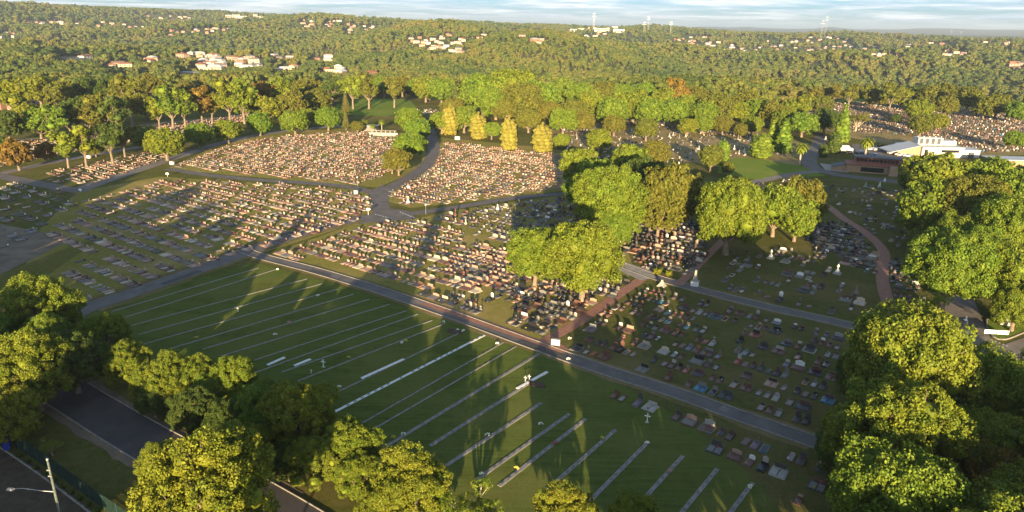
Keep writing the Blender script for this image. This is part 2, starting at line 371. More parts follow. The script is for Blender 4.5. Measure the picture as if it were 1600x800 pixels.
rb = [(140, 480), (200, 460), (300, 425), (400, 388), (480, 362), (550, 344), (590, 338)]
verge(ra, 1.0, 1.66, VG, .04); verge(ra, .8, -1.66, VG, .041); verge(rb, 1.6, 2.4, VG, .042); verge(rb, 1.8, -2.4, VG, .043)
rj = [(1020, 432), (1100, 455), (1200, 480), (1300, 502), (1370, 520)]; verge(rj, .7, 1.66, VG, .04); verge(rj, .7, -1.66, VG, .041)
rs = [(95, 607), (160, 648), (240, 695), (340, 748), (430, 800)]; verge(rs, 1.4, 3.25, DIRT, .04); verge(rs, 1.0, -3.25, DIRT, .041)
DPATCH = material('asphalt_patch', (.05, .046, .046), .9, (.075, .07, .068), 2); LPATCH = material('asphalt_seam', (.14, .125, .115), .9, (.19, .17, .155), 2)
for pts_, lst in ((ra, ((14, 20, .5, 1.2, 0), (38, 41, -.6, 1.1, 1), (60, 69, .3, 1.6, 0), (88, 90, -.4, 1.4, 1), (104, 113, -.5, 1.2, 0), (128, 132, .4, 1.1, 1))), (rs, ((20, 30, -1.4, 1.6, 0), (38, 41, .6, 1.4, 0))), (rb, ((12, 20, 1.0, 1.6, 0), (44, 48, -.8, 1.8, 1), (60, 72, .4, 1.4, 0)))):
    Pp = smooth_line([G(*p) for p in pts_], 1.2)
    for a_, b_, of_, w_, k_ in lst:
        if b_ < len(Pp): ribbon('road_patch', Pp[a_:b_], w_, DPATCH if k_ == 0 else LPATCH, .078, of_)
# painted give-way dashes at the junction
for (a, b, n) in (((585, 335), (613, 342), 7), ((624, 331), (648, 341), 6), ((594, 294), (603, 289), 0)):
    pa, pb = G(*a), G(*b)
    for k in range(n):
        t = (k + .2) / n; t2 = (k + .75) / n
        ribbon('road_marking', np.array([pa + (pb - pa) * t, pa + (pb - pa) * t2]), .32, PAINT, .085)
ribbon('road_marking', np.array([G(1510, 495), G(1514, 528)]), .25, PAINT, .085)
for k in range(5): ribbon('road_marking', np.array([G(1548 + k * 6, 531 + k * 2.4), G(1551 + k * 6, 532.3 + k * 2.4)]), .25, PAINT, .085)

# ------------------------------------------------------------------ trees
TRS = .28
LEAF = {
 'green': material('leaves_green', (.110, .175, .014), .62, (.165, .21, .018), .5, 3, spec=.25, island=.35, objvar=.02, trans=TRS),
 'olive': material('leaves_olive', (.11, .125, .016), .7, (.155, .15, .022), .4, 3, spec=.2, island=.35, objvar=.02, trans=TRS),
 'lime': material('leaves_lime', (.125, .170, .013), .65, (.19, .205, .016), .5, 3, spec=.25, island=.4, objvar=.015, trans=TRS),
 'gold': material('leaves_gold', (.24, .22, .035), .7, (.31, .27, .05), .6, 3, spec=.2, island=.25, trans=TRS),
 'rust': material('leaves_rust', (.17, .115, .022), .7, (.22, .135, .025), .5, 3, spec=.2, island=.35, objvar=.015, trans=TRS),
 'dark': material('leaves_dark', (.05, .085, .013), .65, (.08, .11, .016), .5, 3, spec=.25, island=.35, trans=TRS),
 'bush': material('leaves_shrub', (.10, .12, .012), .65, (.19, .18, .015), 1.5, 3, spec=.2, island=.4, trans=TRS),
}
BARK = material('bark', (.13, .10, .075), .9, (.27, .20, .14), 1.2, 5, .3, .7, bump=.5, bscale=8)
BARKP = material('pale_bark', (.26, .21, .16), .85, (.42, .35, .27), 1.2, 5, .3, .7)
def sph(n, g, up_bias=0):
    d = g.normal(size=(n, 3)); d /= np.linalg.norm(d, axis=1)[:, None]
    if up_bias: d[:, 2] += up_bias; d /= np.linalg.norm(d, axis=1)[:, None]
    return d
def quads(P, Nn, size, g, asp=.75):
    n = len(P); r = g.normal(size=(n, 3)); T = np.cross(Nn, r); T /= np.linalg.norm(T, axis=1)[:, None] + 1e-9
    B = np.cross(Nn, T); s = (size * g.uniform(.6, 1.35, n))[:, None]
    fold = Nn * s * g.uniform(-.05, .45, n)[:, None]
    V = np.stack([P + T * s, P + B * s * asp - fold * .6, P - T * s, P - B * s * asp - fold], 1).reshape(-1, 3)
    return V, np.arange(4 * n).reshape(n, 4)
def ico(r=1):
    t = (1 + 5 ** .5) / 2
    V = np.array([(-1, t, 0), (1, t, 0), (-1, -t, 0), (1, -t, 0), (0, -1, t), (0, 1, t), (0, -1, -t), (0, 1, -t), (t, 0, -1), (t, 0, 1), (-t, 0, -1), (-t, 0, 1)], float)
    V /= np.linalg.norm(V[0])
    Fi = np.array([(0, 11, 5), (0, 5, 1), (0, 1, 7), (0, 7, 10), (0, 10, 11), (1, 5, 9), (5, 11, 4), (11, 10, 2), (10, 7, 6), (7, 1, 8), (3, 9, 4), (3, 4, 2), (3, 2, 6), (3, 6, 8), (3, 8, 9), (4, 9, 5), (2, 4, 11), (6, 2, 10), (8, 6, 7), (9, 8, 1)])
    for _ in range(r):
        Vl = list(map(tuple, V)); c = {}; out = []
        def mid(a, b):
            k = (min(a, b), max(a, b))
            if k not in c: q = (np.array(Vl[a]) + Vl[b]); q /= np.linalg.norm(q); c[k] = len(Vl); Vl.append(tuple(q))
            return c[k]
        for a, b, d in Fi: x, y, z = mid(a, b), mid(b, d), mid(d, a); out += [(a, x, z), (b, y, x), (d, z, y), (x, y, z)]
        V = np.array(Vl); Fi = np.array(out)
    return V, Fi
ICO = ico(1)
def crown_data(lobes, nclump, nleaf, leaf, g, clump_r=.34, jit=.55, core=.72, up=.15):
    """lobes: list of (x,y,z,rx,rz). Leaf tufts gather in clumps over every lobe."""
    Vs, Fs, n = [], [], 0
    for (x, y, z, rx, rz) in lobes:
        c = np.array([x, y, z]); sc = np.array([rx, rx, rz])
        D = sph(nclump, g, up); C = c + D * sc * g.uniform(.62, .92, nclump)[:, None]
        R = rx * clump_r * g.uniform(.65, 1.35, nclump)
        k = nleaf; cd = np.repeat(D, k, 0); d = sph(nclump * k, g); d = d + cd * .75; d /= np.linalg.norm(d, axis=1)[:, None]
        P = np.repeat(C, k, 0) + d * np.repeat(R, k)[:, None] * g.uniform(.55, 1.12, len(d))[:, None] * np.array([1, 1, .82])
        Nn = d + g.normal(size=d.shape) * jit; Nn /= np.linalg.norm(Nn, axis=1)[:, None]
        V, Fq = quads(P, Nn, leaf, g); Vs.append(V); Fs.append(Fq + n); n += len(V)
        if core:
            iv, fi = ICO; V = c + iv * sc * core * (1 + .12 * np.sin(iv * 9 + x).sum(1))[:, None]
            Vs.append(V); Fs.append(np.c_[fi, fi[:, 2]] + n); n += len(V)
    V = np.concatenate(Vs); Fq = np.concatenate(Fs)
    return V, Fq
def build_quadtri(name, V, Fq, mats, midx=None):
    tri = Fq[:, 2] == Fq[:, 3]; q = Fq[~tri]; t = Fq[tri][:, :3]
    me = bpy.data.meshes.new(name); me.vertices.add(len(V)); me.vertices.foreach_set('co', V.astype(np.float32).ravel())
    me.loops.add(len(q) * 4 + len(t) * 3); me.loops.foreach_set('vertex_index', np.concatenate([q.ravel(), t.ravel()]).astype(np.int32))
    me.polygons.add(len(q) + len(t))
    st = np.concatenate([np.arange(len(q)) * 4, len(q) * 4 + np.arange(len(t)) * 3]); me.polygons.foreach_set('loop_start', st.astype(np.int32))
    me.polygons.foreach_set('loop_total', np.concatenate([np.full(len(q), 4), np.full(len(t), 3)]).astype(np.int32))
    for mm in mats: me.materials.append(mm)
    me.update(calc_edges=True); return me
def trunk_mesh(name, lobes, g, r0=.5, fork=2.5, n=6, mt=BARK, lean=.3):
    mb = MB(); fx, fy = g.uniform(-lean, lean, 2)
    mb.tube([(0, 0, -.3), (fx * .3, fy * .3, fork * .5), (fx, fy, fork)], [r0 * 1.35, r0, r0 * .85], n + 2)
    for (x, y, z, rx, rz) in lobes:
        a = Vector((fx, fy, fork * g.uniform(.75, 1.0))); b = Vector((x, y, z)); mid = a.lerp(b, .5) + Vector((0, 0, -.12 * (b - a).length * .5)) + Vector(g.uniform(-.3, .3, 3))
        mb.tube([a, mid, b, b + Vector((x, y, rz)) * .12], [r0 * .5, r0 * .33, r0 * .2, r0 * .06], n)
        for k in range(3):
            d = Vector(sph(1, g, .3)[0]); e2 = b + Vector((d.x * rx, d.y * rx, d.z * rz)) * .85; mb.tube([mid.lerp(b, .6), e2], [r0 * .16, r0 * .05], 4)
    return mb.mesh(name, mt)
TPL = {}   # name -> list of (crown mesh, trunk mesh, reference width, crown centre height)
def lobes_round(R, zc, vz, n, g, spread=.58, rl=.42):
    out = [(0, 0, zc + vz * .25, R * rl * 1.15, vz * .62)]
    for i in range(n):
        t = (i + .5) / n; el = -.5 + 1.45 * (1 - t); a = i * 2.399 + g.uniform(-.3, .3); ce = math.cos(el)
        k = g.uniform(.88, 1.1); r = R * rl * g.uniform(.82, 1.15)
        out.append((math.cos(a) * ce * R * spread * k, math.sin(a) * ce * R * spread * k, zc + math.sin(el) * vz * .62, r, r * .86))
    return out
def add_tpl(kind, lobes, W, zc, nclump, nleaf, leaf, seed, r0=.5, fork=2.5, mt='green', bark=BARK, core=.72, **k):
    g = np.random.default_rng(seed)
    V, Fq = crown_data(lobes, nclump, nleaf, leaf, g, core=core, **k)
    cm = build_quadtri('crown_' + kind, V, Fq, [LEAF[mt]]); tm = trunk_mesh('trunk_' + kind, lobes, g, r0, fork, mt=bark)
    TPL.setdefault(kind, []).append((cm, tm, W, zc))
for s in range(4):                                         # dense rounded street trees, two levels of detail
    g = np.random.default_rng(100 + s); lb = lobes_round(6.8, 6.3, 5.8, 17 + s, g)
    add_tpl('round', lb, 14.4, 6.3, 32, 110, .145, 200 + s, core=.48)
    add_tpl('roundfar', lb, 14.4, 6.3, 26, 46, .27, 220 + s, core=.52)
for s in range(4):                                         # rougher, knobbly trees
    g = np.random.default_rng(300 + s); lb = []
    for i in range(17):
        a = i * 2.399; q = math.sqrt((i + .5) / 17); lb.append((math.cos(a) * q * 5.3, math.sin(a) * q * 5.3, 7.6 + 3.3 * (1 - q * q) + g.uniform(-1.6, .8), g.uniform(1.7, 2.6), g.uniform(1.5, 2.2)))
    for i in range(7):
        a = i * .9; lb.append((math.cos(a) * 4.6, math.sin(a) * 4.6, 5.0 + g.uniform(-.8, .6), 1.9, 1.6))
    add_tpl('rough', lb, 14.4, 7.8, 28, 110, .125, 320 + s, mt='lime', clump_r=.34, jit=.8, core=.42)
    add_tpl('roughfar', lb, 14.4, 7.8, 16, 24, .33, 340 + s, mt='lime', clump_r=.38, jit=.75, core=.48)
for s in range(2):                                         # thin, partly bare
    g = np.random.default_rng(360 + s); lb = [(math.cos(i * 2.4) * 4.8 * math.sqrt((i + .5) / 13), math.sin(i * 2.4) * 4.8 * math.sqrt((i + .5) / 13), 7.5 + g.uniform(-1.8, 2.2), g.uniform(1.5, 2.2), g.uniform(1.3, 1.9)) for i in range(13)]
    add_tpl('sparse', lb, 13, 7.5, 18, 60, .115, 365 + s, mt='lime', core=0, bark=BARKP, clump_r=.45)
for s in range(3):                                         # gums: tall bare stem, irregular crown
    g = np.random.default_rng(400 + s); lb = [(g.uniform(-3.2, 3.2), g.uniform(-3.2, 3.2), 9.5 + g.uniform(-3, 3.4), g.uniform(1.7, 2.7), g.uniform(1.5, 2.2)) for i in range(12)]
    add_tpl('gum', lb, 10.5, 9.8, 16, 26, .30, 420 + s, r0=.36, fork=4.0, mt='olive', bark=material('gum_bark', (.15, .115, .085), .9, (.24, .19, .14), 1.2), core=.6, jit=.8)
def oval_lobes(W, Ht, z0, n):
    out = []
    for i in range(n):
        t = i / (n - 1); z = z0 + t * (Ht - z0); R = W / 2 * (max(.02, 1 - abs(2 * t - .75) ** 2.6 / 1.25 ** 2.6)) ** .5; k = max(1, int(6 * R / (W / 2)))
        for j in range(k):
            a = j * 2 * math.pi / k + i; q = max(R * .55, .5); out.append((math.cos(a) * max(0, R - q), math.sin(a) * max(0, R - q), z, q, (Ht - z0) / n * 1.1))
    return out
def cone_lobes(W, Ht, z0, pw, n, g, rr=.5):
    out = []
    for i in range(n):
        t = i / (n - 1); z = z0 + t * (Ht - z0); R = W / 2 * (math.sin(math.pi * min(1, (1 - t) * .5 + .0) ) ** pw if pw < 1 else (1 - t) ** (1 / pw)) 
        k = max(1, int(6 * R / (W / 2)))
        for j in range(k):
            a = j * 2 * math.pi / k + i; q = max(R * .5, .35); out.append((math.cos(a) * max(0, R - q), math.sin(a) * max(0, R - q), z, q, (Ht - z0) / n * 1.15))
    return out
for s in range(2):
    g = np.random.default_rng(500 + s)
    add_tpl('cone', oval_lobes(6.5, 10.5, 1.2, 8), 6.5, 6, 9, 22, .30, 510 + s, r0=.25, fork=1.2, mt='gold', core=.8, clump_r=.3)
    add_tpl('column', cone_lobes(3.6, 12, .8, 2.5, 9, g), 3.8, 6, 8, 18, .28, 530 + s, r0=.2, fork=1, mt='green', core=.8)
g = np.random.default_rng(560); lb = []
for i in range(11):
    z = 3 + i * 1.35; R = 4.2 * (1 - i / 12.5)
    for j in range(7): a = j * .9 + i; lb.append((math.cos(a) * R * .62, math.sin(a) * R * .62, z + .1 * R, max(.35, R * .34), .42))
add_tpl('tiered', lb, 8.5, 9, 7, 12, .3, 565, r0=.28, fork=14, mt='dark', core=.5)
g = np.random.default_rng(580)
for s in range(2): add_tpl('shrub', [(math.cos(i * 1.1) * .55, math.sin(i * 1.1) * .55, .75 + .3 * (i % 2), .62, .6) for i in range(6)], 2.3, .9, 12, 14, .13, 590 + s, r0=.06, fork=.3, mt='bush', core=.7)
def palm_meshes():
    g = np.random.default_rng(600); mb = MB(); mb.tube([(0, 0, -.2), (.1, 0, 3), (0, .1, 6.6)], [.42, .34, .38], 9); tm = mb.mesh('trunk_palm', BARKP); V = []; Fq = []
    for i in range(46):
        a = i * 2.399; el = math.radians(78 - 105 * (i / 46)); Lf = 3.6; c, s_ = math.cos(a), math.sin(a); p = np.array([0, 0, 6.7]); d = el
        for k in range(9):
            q = p + np.array([c * math.cos(d), s_ * math.cos(d), math.sin(d)]) * Lf / 9; wv = .52 * math.sin(math.pi * (k + 1.2) / 10.5)
            sd_ = np.array([-s_, c, 0]) * wv
            for sg in (-1, 1):
                n = len(V); V += [p, q, q + sd_ * sg + np.array([c, s_, -1.0]) * .16, p + sd_ * sg * .95 + np.array([c, s_, -1.0]) * .1]; Fq.append((n, n + 1, n + 2, n + 3))
            p = q; d -= .20
    return build_quadtri('crown_palm', np.array(V), np.array(Fq), [LEAF['lime']]), tm
TPL['palm'] = [(*palm_meshes(), 7.0, 6.8)]

TREES = []     # (px, py, width, x, y)
def plant(kind, x, y, sc, mt, name, label, cat, group, zs=1, z=0):
    v = TPL[kind][int(rng.integers(len(TPL[kind])))]
    root = empty(name, (x, y, z), rng.uniform(0, 6.28), (sc, sc, sc * zs)); tag(root, label, cat, group)
    c = link('crown', v[0], root); link('trunk', v[1], root)
    if LEAF[mt] is not v[0].materials[0]: c.material_slots[0].link = 'OBJECT'; c.material_slots[0].material = LEAF[mt]
    return root
LOOK = {('round', 'green'): 'bright green round-crowned tree', ('round', 'dark'): 'dark green round-crowned tree', ('round', 'olive'): 'olive green round-crowned tree', ('round', 'lime'): 'yellow-green round-crowned tree',
        ('round', 'rust'): 'rusty brown round-crowned tree', ('rough', 'lime'): 'yellow-green knobbly tree', ('rough', 'green'): 'mid green knobbly tree', ('rough', 'dark'): 'dark green knobbly tree', ('rough', 'olive'): 'olive green knobbly tree',
        ('rough', 'rust'): 'rusty orange knobbly tree', ('sparse', 'lime'): 'pale-branched thin tree', ('sparse', 'rust'): 'rusty thin-crowned tree', ('sparse', 'olive'): 'olive thin-crowned tree',
        ('gum', 'olive'): 'tall olive green gum tree', ('gum', 'rust'): 'tall rusty brown tree', ('gum', 'green'): 'tall mid green gum tree', ('gum', 'dark'): 'tall dark green tree', ('gum', 'lime'): 'tall golden olive gum tree',
        ('cone', 'gold'): 'golden yellow conical cypress', ('cone', 'green'): 'green conical cypress', ('cone', 'dark'): 'dark green conical cypress', ('column', 'green'): 'slim green columnar cypress', ('column', 'dark'): 'slim dark columnar cypress',
        ('tiered', 'dark'): 'tiered dark green pine', ('tiered', 'olive'): 'tiered pale green pine', ('palm', 'lime'): 'feathery palm', ('shrub', 'bush'): 'rounded yellow-green shrub', ('shrub', 'dark'): 'small dark green shrub'}
NAME = {'round': 'broadleaf_tree', 'rough': 'broadleaf_tree', 'sparse': 'thin_tree', 'gum': 'gum_tree', 'cone': 'conical_cypress', 'column': 'columnar_cypress', 'tiered': 'pine_tree', 'palm': 'palm_tree', 'shrub': 'shrub'}
def stand(phrase, group, items, boost=1):
    """items: (px, py, crown width px, kind, leaf[, crown height ratio])."""
    looks = {}
    items = sorted(items, key=lambda t: t[0])
    for it in items: looks.setdefault((it[3], it[4]), []).append(it)
    for it in items:
        px, py, wp, kind, mt = it[:5]; zs = it[5] if len(it) > 5 else ({'round': 1.25, 'rough': 1.12}.get(kind, 1) if py > 235 else 1)
        d = ray(px, py); v = TPL[kind][0]; k = v[3] / v[2] * zs
        t = H / (k * wp / F - d[2]); x, y = d[0] * t, d[1] * t; wm = wp * t / F; sc = wm / v[2] * boost
        kk = kind
        if t > 175 and kind + 'far' in TPL: kk = kind + 'far'
        same = looks[(kind, mt)]; i = same.index(it)
        base = LOOK[(kind, mt)]
        if len(same) == 1: lab = f'{base} {phrase}'
        elif i == 0: lab = f'leftmost {base} {phrase}'
        elif i == len(same) - 1: lab = f'rightmost {base} {phrase}'
        else: lab = f'{ordn(i)} {base} from left {phrase}'
        plant(kk, x, y, sc, mt, NAME[kind], lab, {'shrub': 'shrub', 'palm': 'palm'}.get(kind, 'tree'), group, zs)
        TREES.append((px, py, wp, x, y))
R_, F_, G_, S_ = 'round', 'rough', 'gum', 'sparse'
stand('beside the service road', 'trees along the service road', [
 (62, 478, 112, F_, 'green'), (48, 575, 125, F_, 'lime'), (112, 560, 100, F_, 'dark'), (15, 645, 90, F_, 'lime'), (160, 522, 80, F_, 'lime'), (201, 566, 72, F_, 'lime'),
 (255, 590, 84, F_, 'green'), (300, 638, 74, F_, 'dark'), (352, 655, 70, F_, 'dark'), (238, 622, 56, F_, 'dark'), (330, 612, 60, F_, 'green'), (405, 625, 70, F_, 'green'), (300, 588, 75, F_, 'lime'), (364, 592, 80, F_, 'lime'), (-20, 530, 90, F_, 'green'), (70, 530, 80, F_, 'green'), (228, 605, 50, F_, 'lime')], 1.08)
stand('in the bottom belt', 'trees in the belt below the lawn', [
 (320, 755, 225, F_, 'lime'), (385, 690, 95, F_, 'lime'), (468, 640, 132, F_, 'lime'), (412, 640, 96, F_, 'green'), (400, 680, 70, F_, 'dark'), (548, 690, 104, F_, 'lime'), (492, 712, 96, F_, 'green'), (560, 738, 84, F_, 'lime'), (505, 672, 70, F_, 'lime'), (450, 715, 70, F_, 'dark'),
 (637, 750, 132, F_, 'lime'), (600, 790, 90, F_, 'lime'), (742, 800, 116, S_, 'lime'), (684, 790, 60, F_, 'green'), (880, 800, 112, F_, 'lime'), (990, 808, 96, F_, 'lime'), (250, 720, 80, F_, 'lime')])
stand('in the mass at lower right', 'trees in the lower right mass', [
 (1420, 568, 205, R_, 'green'), (1345, 590, 80, R_, 'dark'), (1400, 665, 215, F_, 'lime'), (1318, 705, 95, R_, 'dark'), (1395, 790, 210, R_, 'green'), (1560, 610, 140, R_, 'green'),
 (1500, 655, 90, R_, 'dark'), (1560, 735, 150, S_, 'rust'), (1600, 690, 110, S_, 'rust'), (1500, 745, 90, F_, 'dark'), (1640, 600, 120, R_, 'green')])
stand('by the entrance road', 'trees by the entrance road', [
 (1484, 422, 138, R_, 'green'), (1572, 432, 120, R_, 'green'), (1590, 478, 80, R_, 'green'), (1535, 385, 80, R_, 'green'), (1655, 450, 110, R_, 'green')])
stand('below the white building', 'trees in the grove below the white building', [
 (1462, 286, 108, R_, 'green', .95), (1545, 292, 100, R_, 'green', .95), (1590, 318, 90, R_, 'green'), (1450, 335, 90, R_, 'green'), (1515, 335, 110, R_, 'olive'), (1572, 365, 110, R_, 'green'), (1442, 375, 60, S_, 'olive'), (1495, 375, 70, R_, 'green'), (1640, 300, 90, R_, 'green'), (1480, 325, 70, R_, 'green'), (1530, 400, 70, R_, 'green')], 1.1)
stand('in the central clump', 'trees in the central clump', [
 (836, 405, 88, R_, 'green'), (912, 412, 116, R_, 'green'), (948, 322, 104, R_, 'green'), (975, 345, 60, R_, 'green'), (906, 270, 62, R_, 'green'), (932, 288, 70, R_, 'green'), (984, 257, 56, R_, 'green'),
 (1008, 285, 66, R_, 'dark'), (1048, 312, 96, R_, 'olive'), (1030, 335, 60, F_, 'olive'), (908, 300, 50, R_, 'green'), (960, 362, 54, R_, 'green'), (985, 310, 60, R_, 'green')], 1.12)
stand('right of the central clump', 'trees right of the central clump', [
 (1140, 340, 112, R_, 'green'), (1212, 332, 72, R_, 'green'), (1252, 318, 70, R_, 'olive'), (1245, 345, 62, R_, 'green')], 1.1)
stand('along the curving tree-lined road', 'trees along the curving road', [
 (258, 224, 62, R_, 'lime'), (226, 214, 46, R_, 'green'), (310, 211, 48, R_, 'green'), (355, 204, 46, R_, 'green'), (405, 193, 44, R_, 'green'), (460, 190, 46, R_, 'green'), (512, 185, 44, R_, 'green'), (480, 183, 34, R_, 'green')])
stand('at the road bend', 'trees at the road bend', [
 (640, 185, 46, R_, 'green'), (652, 204, 46, R_, 'green'), (640, 226, 52, R_, 'green'), (622, 248, 44, F_, 'olive'), (612, 250, 36, F_, 'olive'), (690, 190, 44, R_, 'green'), (725, 185, 52, R_, 'green'), (768, 203, 34, R_, 'green'), (708, 168, 40, R_, 'olive')])
stand('in the golden row behind the pink plot', 'golden cypresses', [(703, 186, 27, 'cone', 'gold', 1.0), (747, 196, 30, 'cone', 'gold', .8), (795, 207, 29, 'cone', 'gold', 1.05), (847, 214, 36, 'cone', 'gold', .72)])
stand('in the long wooded row', 'trees in the long wooded row', [
 (755, 153, 66, R_, 'green'), (800, 150, 72, R_, 'lime'), (842, 160, 60, R_, 'green'), (815, 163, 60, R_, 'olive'), (775, 165, 50, R_, 'green'), (880, 148, 44, R_, 'green'), (905, 155, 44, R_, 'green'), (925, 168, 48, R_, 'lime'), (945, 150, 40, R_, 'olive'),
 (958, 178, 46, R_, 'green'), (990, 170, 52, R_, 'lime'), (1015, 178, 46, R_, 'green'), (1040, 160, 42, R_, 'lime'), (1052, 180, 44, R_, 'green'), (1075, 172, 44, R_, 'green'), (1098, 182, 42, R_, 'green'), (1085, 158, 40, R_, 'olive'), (1120, 170, 50, F_, 'olive'),
 (1145, 180, 40, R_, 'lime'), (1165, 165, 44, F_, 'olive'), (1185, 178, 42, R_, 'green'), (1210, 180, 40, F_, 'olive'), (1060, 145, 36, G_, 'rust'), (1005, 150, 38, R_, 'green'), (970, 152, 38, R_, 'green'), (790, 175, 34, R_, 'olive'), (860, 178, 36, R_, 'olive'), (735, 160, 40, R_, 'green'), (900, 175, 36, R_, 'olive')], 1.22)
stand('among the old graves', 'trees among the old graves', [
 (826, 190, 40, R_, 'olive'), (880, 190, 44, R_, 'green'), (912, 192, 36, R_, 'olive'), (936, 220, 40, R_, 'lime'), (878, 221, 26, R_, 'lime'), (1025, 242, 42, R_, 'olive'), (960, 197, 36, R_, 'olive'), (1010, 203, 40, R_, 'olive'),
 (1130, 235, 20, 'cone', 'green', .9), (1190, 228, 34, 'cone', 'green', .6), (1112, 248, 38, R_, 'olive'), (1225, 216, 28, 'column', 'green', .5), (1208, 212, 24, 'column', 'green', .55), (1317, 197, 26, 'column', 'green', .6), (1255, 195, 44, R_, 'green'), (1290, 190, 44, R_, 'dark'),
 (1137, 264, 20, R_, 'olive'), (1228, 190, 40, R_, 'lime'), (1340, 185, 34, 'sparse', 'olive'), (1158, 205, 24, R_, 'olive'), (1075, 200, 30, R_, 'lime'), (1100, 195, 34, R_, 'green'), (1130, 197, 32, R_, 'olive'), (1175, 197, 34, R_, 'lime')], 1.1)
stand('near the red brick chapel', 'trees near the chapel', [
 (1253, 230, 26, 'palm', 'lime'), (1356, 221, 27, 'palm', 'lime'), (1305, 223, 22, 'cone', 'dark', .8), (1287, 234, 16, 'cone', 'dark', .8), (1376, 228, 9, 'shrub', 'bush'), (1387, 229, 8, 'shrub', 'bush'), (1374, 231, 7, 'shrub', 'dark')])
stand('between the far right plots', 'trees between the far right plots', [
 (1435, 172, 44, R_, 'lime'), (1440, 195, 42, R_, 'olive'), (1465, 190, 34, R_, 'lime'), (1478, 165, 40, R_, 'olive'), (1590, 175, 40, R_, 'green'), (1587, 218, 36, R_, 'green'), (1400, 185, 18, R_, 'dark'), (1540, 165, 40, F_, 'olive'), (1515, 150, 44, F_, 'olive'),
 (1560, 160, 44, F_, 'olive'), (1410, 150, 36, F_, 'lime'), (1370, 150, 36, F_, 'olive'), (1480, 142, 40, F_, 'olive'), (1285, 160, 36, F_, 'olive'), (1255, 160, 36, G_, 'lime'), (1240, 170, 44, F_, 'lime'), (1302, 143, 34, F_, 'olive'), (1330, 142, 32, G_, 'olive'), (1358, 143, 34, F_, 'olive'), (1395, 142, 36, G_, 'olive'), (1450, 146, 36, F_, 'olive'), (1272, 148, 34, F_, 'olive'), (1430, 143, 30, F_, 'dark')])
stand('by the white memorial garden', 'trees by the memorial garden', [
 (540, 163, 18, 'tiered', 'olive'), (540, 188, 15, 'tiered', 'olive'), (570, 190, 14, 'palm', 'lime'), (582, 196, 12, 'palm', 'lime'), (596, 190, 13, 'palm', 'lime'), (558, 198, 22, R_, 'olive'), (712, 150, 18, 'tiered', 'dark')])
stand('in the wood at far left', 'trees in the far left wood', [
 (25, 240, 44, F_, 'rust'), (70, 236, 30, F_, 'rust'), (100, 225, 42, G_, 'green'), (128, 222, 42, G_, 'lime'), (170, 216, 44, G_, 'dark'), (190, 212, 36, G_, 'olive'), (148, 232, 24, F_, 'olive'), (5, 230, 36, F_, 'dark'),
 (40, 180, 44, F_, 'lime'), (80, 188, 38, G_, 'green'), (105, 182, 36, G_, 'dark'), (120, 176, 38, G_, 'dark'), (135, 182, 36, G_, 'olive'), (155, 172, 44, G_, 'olive'), (178, 176, 40, G_, 'dark'), (60, 192, 46, F_, 'green'), (10, 195, 50, F_, 'dark'),
 (225, 165, 40, F_, 'green'), (245, 170, 34, G_, 'lime'), (265, 160, 44, G_, 'green'), (285, 162, 40, G_, 'green'), (312, 158, 38, G_, 'rust'), (328, 162, 32, G_, 'olive'), (355, 150, 44, G_, 'lime'), (378, 152, 44, G_, 'lime'), (290, 140, 30, F_, 'olive'),
 (200, 150, 50, G_, 'olive'), (170, 140, 44, G_, 'dark'), (130, 145, 50, F_, 'dark'), (95, 150, 50, F_, 'olive'), (60, 140, 50, F_, 'lime'), (20, 150, 50, G_, 'lime'), (235, 135, 40, F_, 'olive')], 1.12)
stand('in the golden brown stand', 'trees in the golden brown stand', [
 (408, 153, 48, F_, 'rust'), (432, 150, 50, F_, 'lime'), (455, 165, 44, F_, 'olive'), (420, 170, 40, F_, 'lime'), (497, 158, 38, F_, 'olive'), (480, 166, 30, F_, 'olive'), (385, 165, 36, F_, 'lime'),
 (550, 140, 32, G_, 'green'), (575, 138, 34, G_, 'olive'), (600, 138, 32, R_, 'green'), (615, 140, 30, G_, 'olive'), (640, 138, 28, R_, 'green'), (665, 142, 40, R_, 'lime'), (690, 145, 40, R_, 'green'), (520, 142, 36, F_, 'dark'), (470, 141, 34, F_, 'olive'), (492, 140, 32, F_, 'olive'), (448, 140, 34, F_, 'dark'), (590, 134, 30, F_, 'olive'), (628, 134, 30, F_, 'olive'), (562, 136, 28, F_, 'dark')], 1.2)
stand('on the verge by the brick path', 'shrubs on the brick verge', [(1027, 424, 15, 'shrub', 'bush'), (1045, 427, 12, 'shrub', 'bush'), (1034, 420, 9, 'shrub', 'dark')])
r0 = plant('sparse', *G(82, 712), .22, 'lime', 'young_tree', 'small sapling with yellow leaves beside the green mesh fence', 'tree', None)
# tree belt just outside the lower edge: it throws the long shade over the lawn
for i, (x, y, z) in enumerate([(-23.4, 25, 4.2), (-60, 28, 4.0)]): plant('gum', x, y, .46, 'olive', 'gum_tree', f'slim gum tree added out of view for its long shadow, {ordn(i)} of the pair', 'tree', 'gums added out of view for their shadows', z)  # unseen gums, added and stretched upwards for their long shadows
belt = [(15, 43, .95), (26, 43, 1.0), (36, 46, 1.0), (45, 49, 1.1), (54, 55, 1.1), (62, 60, 1.15), (70, 66, 1.1), (77, 74, 1.1), (56, 70, .85), (-61, 44, .95), (-51, 41, .85),
        (-80, 72, 1.2), (-91, 84, 1.35), (-106, 92, 1.5), (-122, 100, 1.3), (-138, 106, 1.6), (-156, 118, 1.5)]
for i, (x, y, s) in enumerate(belt):
    plant('rough', x, y, s, 'lime' if i % 3 else 'green', 'broadleaf_tree', f'knobbly tree {ordn(i)} in the belt just below and beside the view', 'tree', 'trees of the belt outside the lower edge')

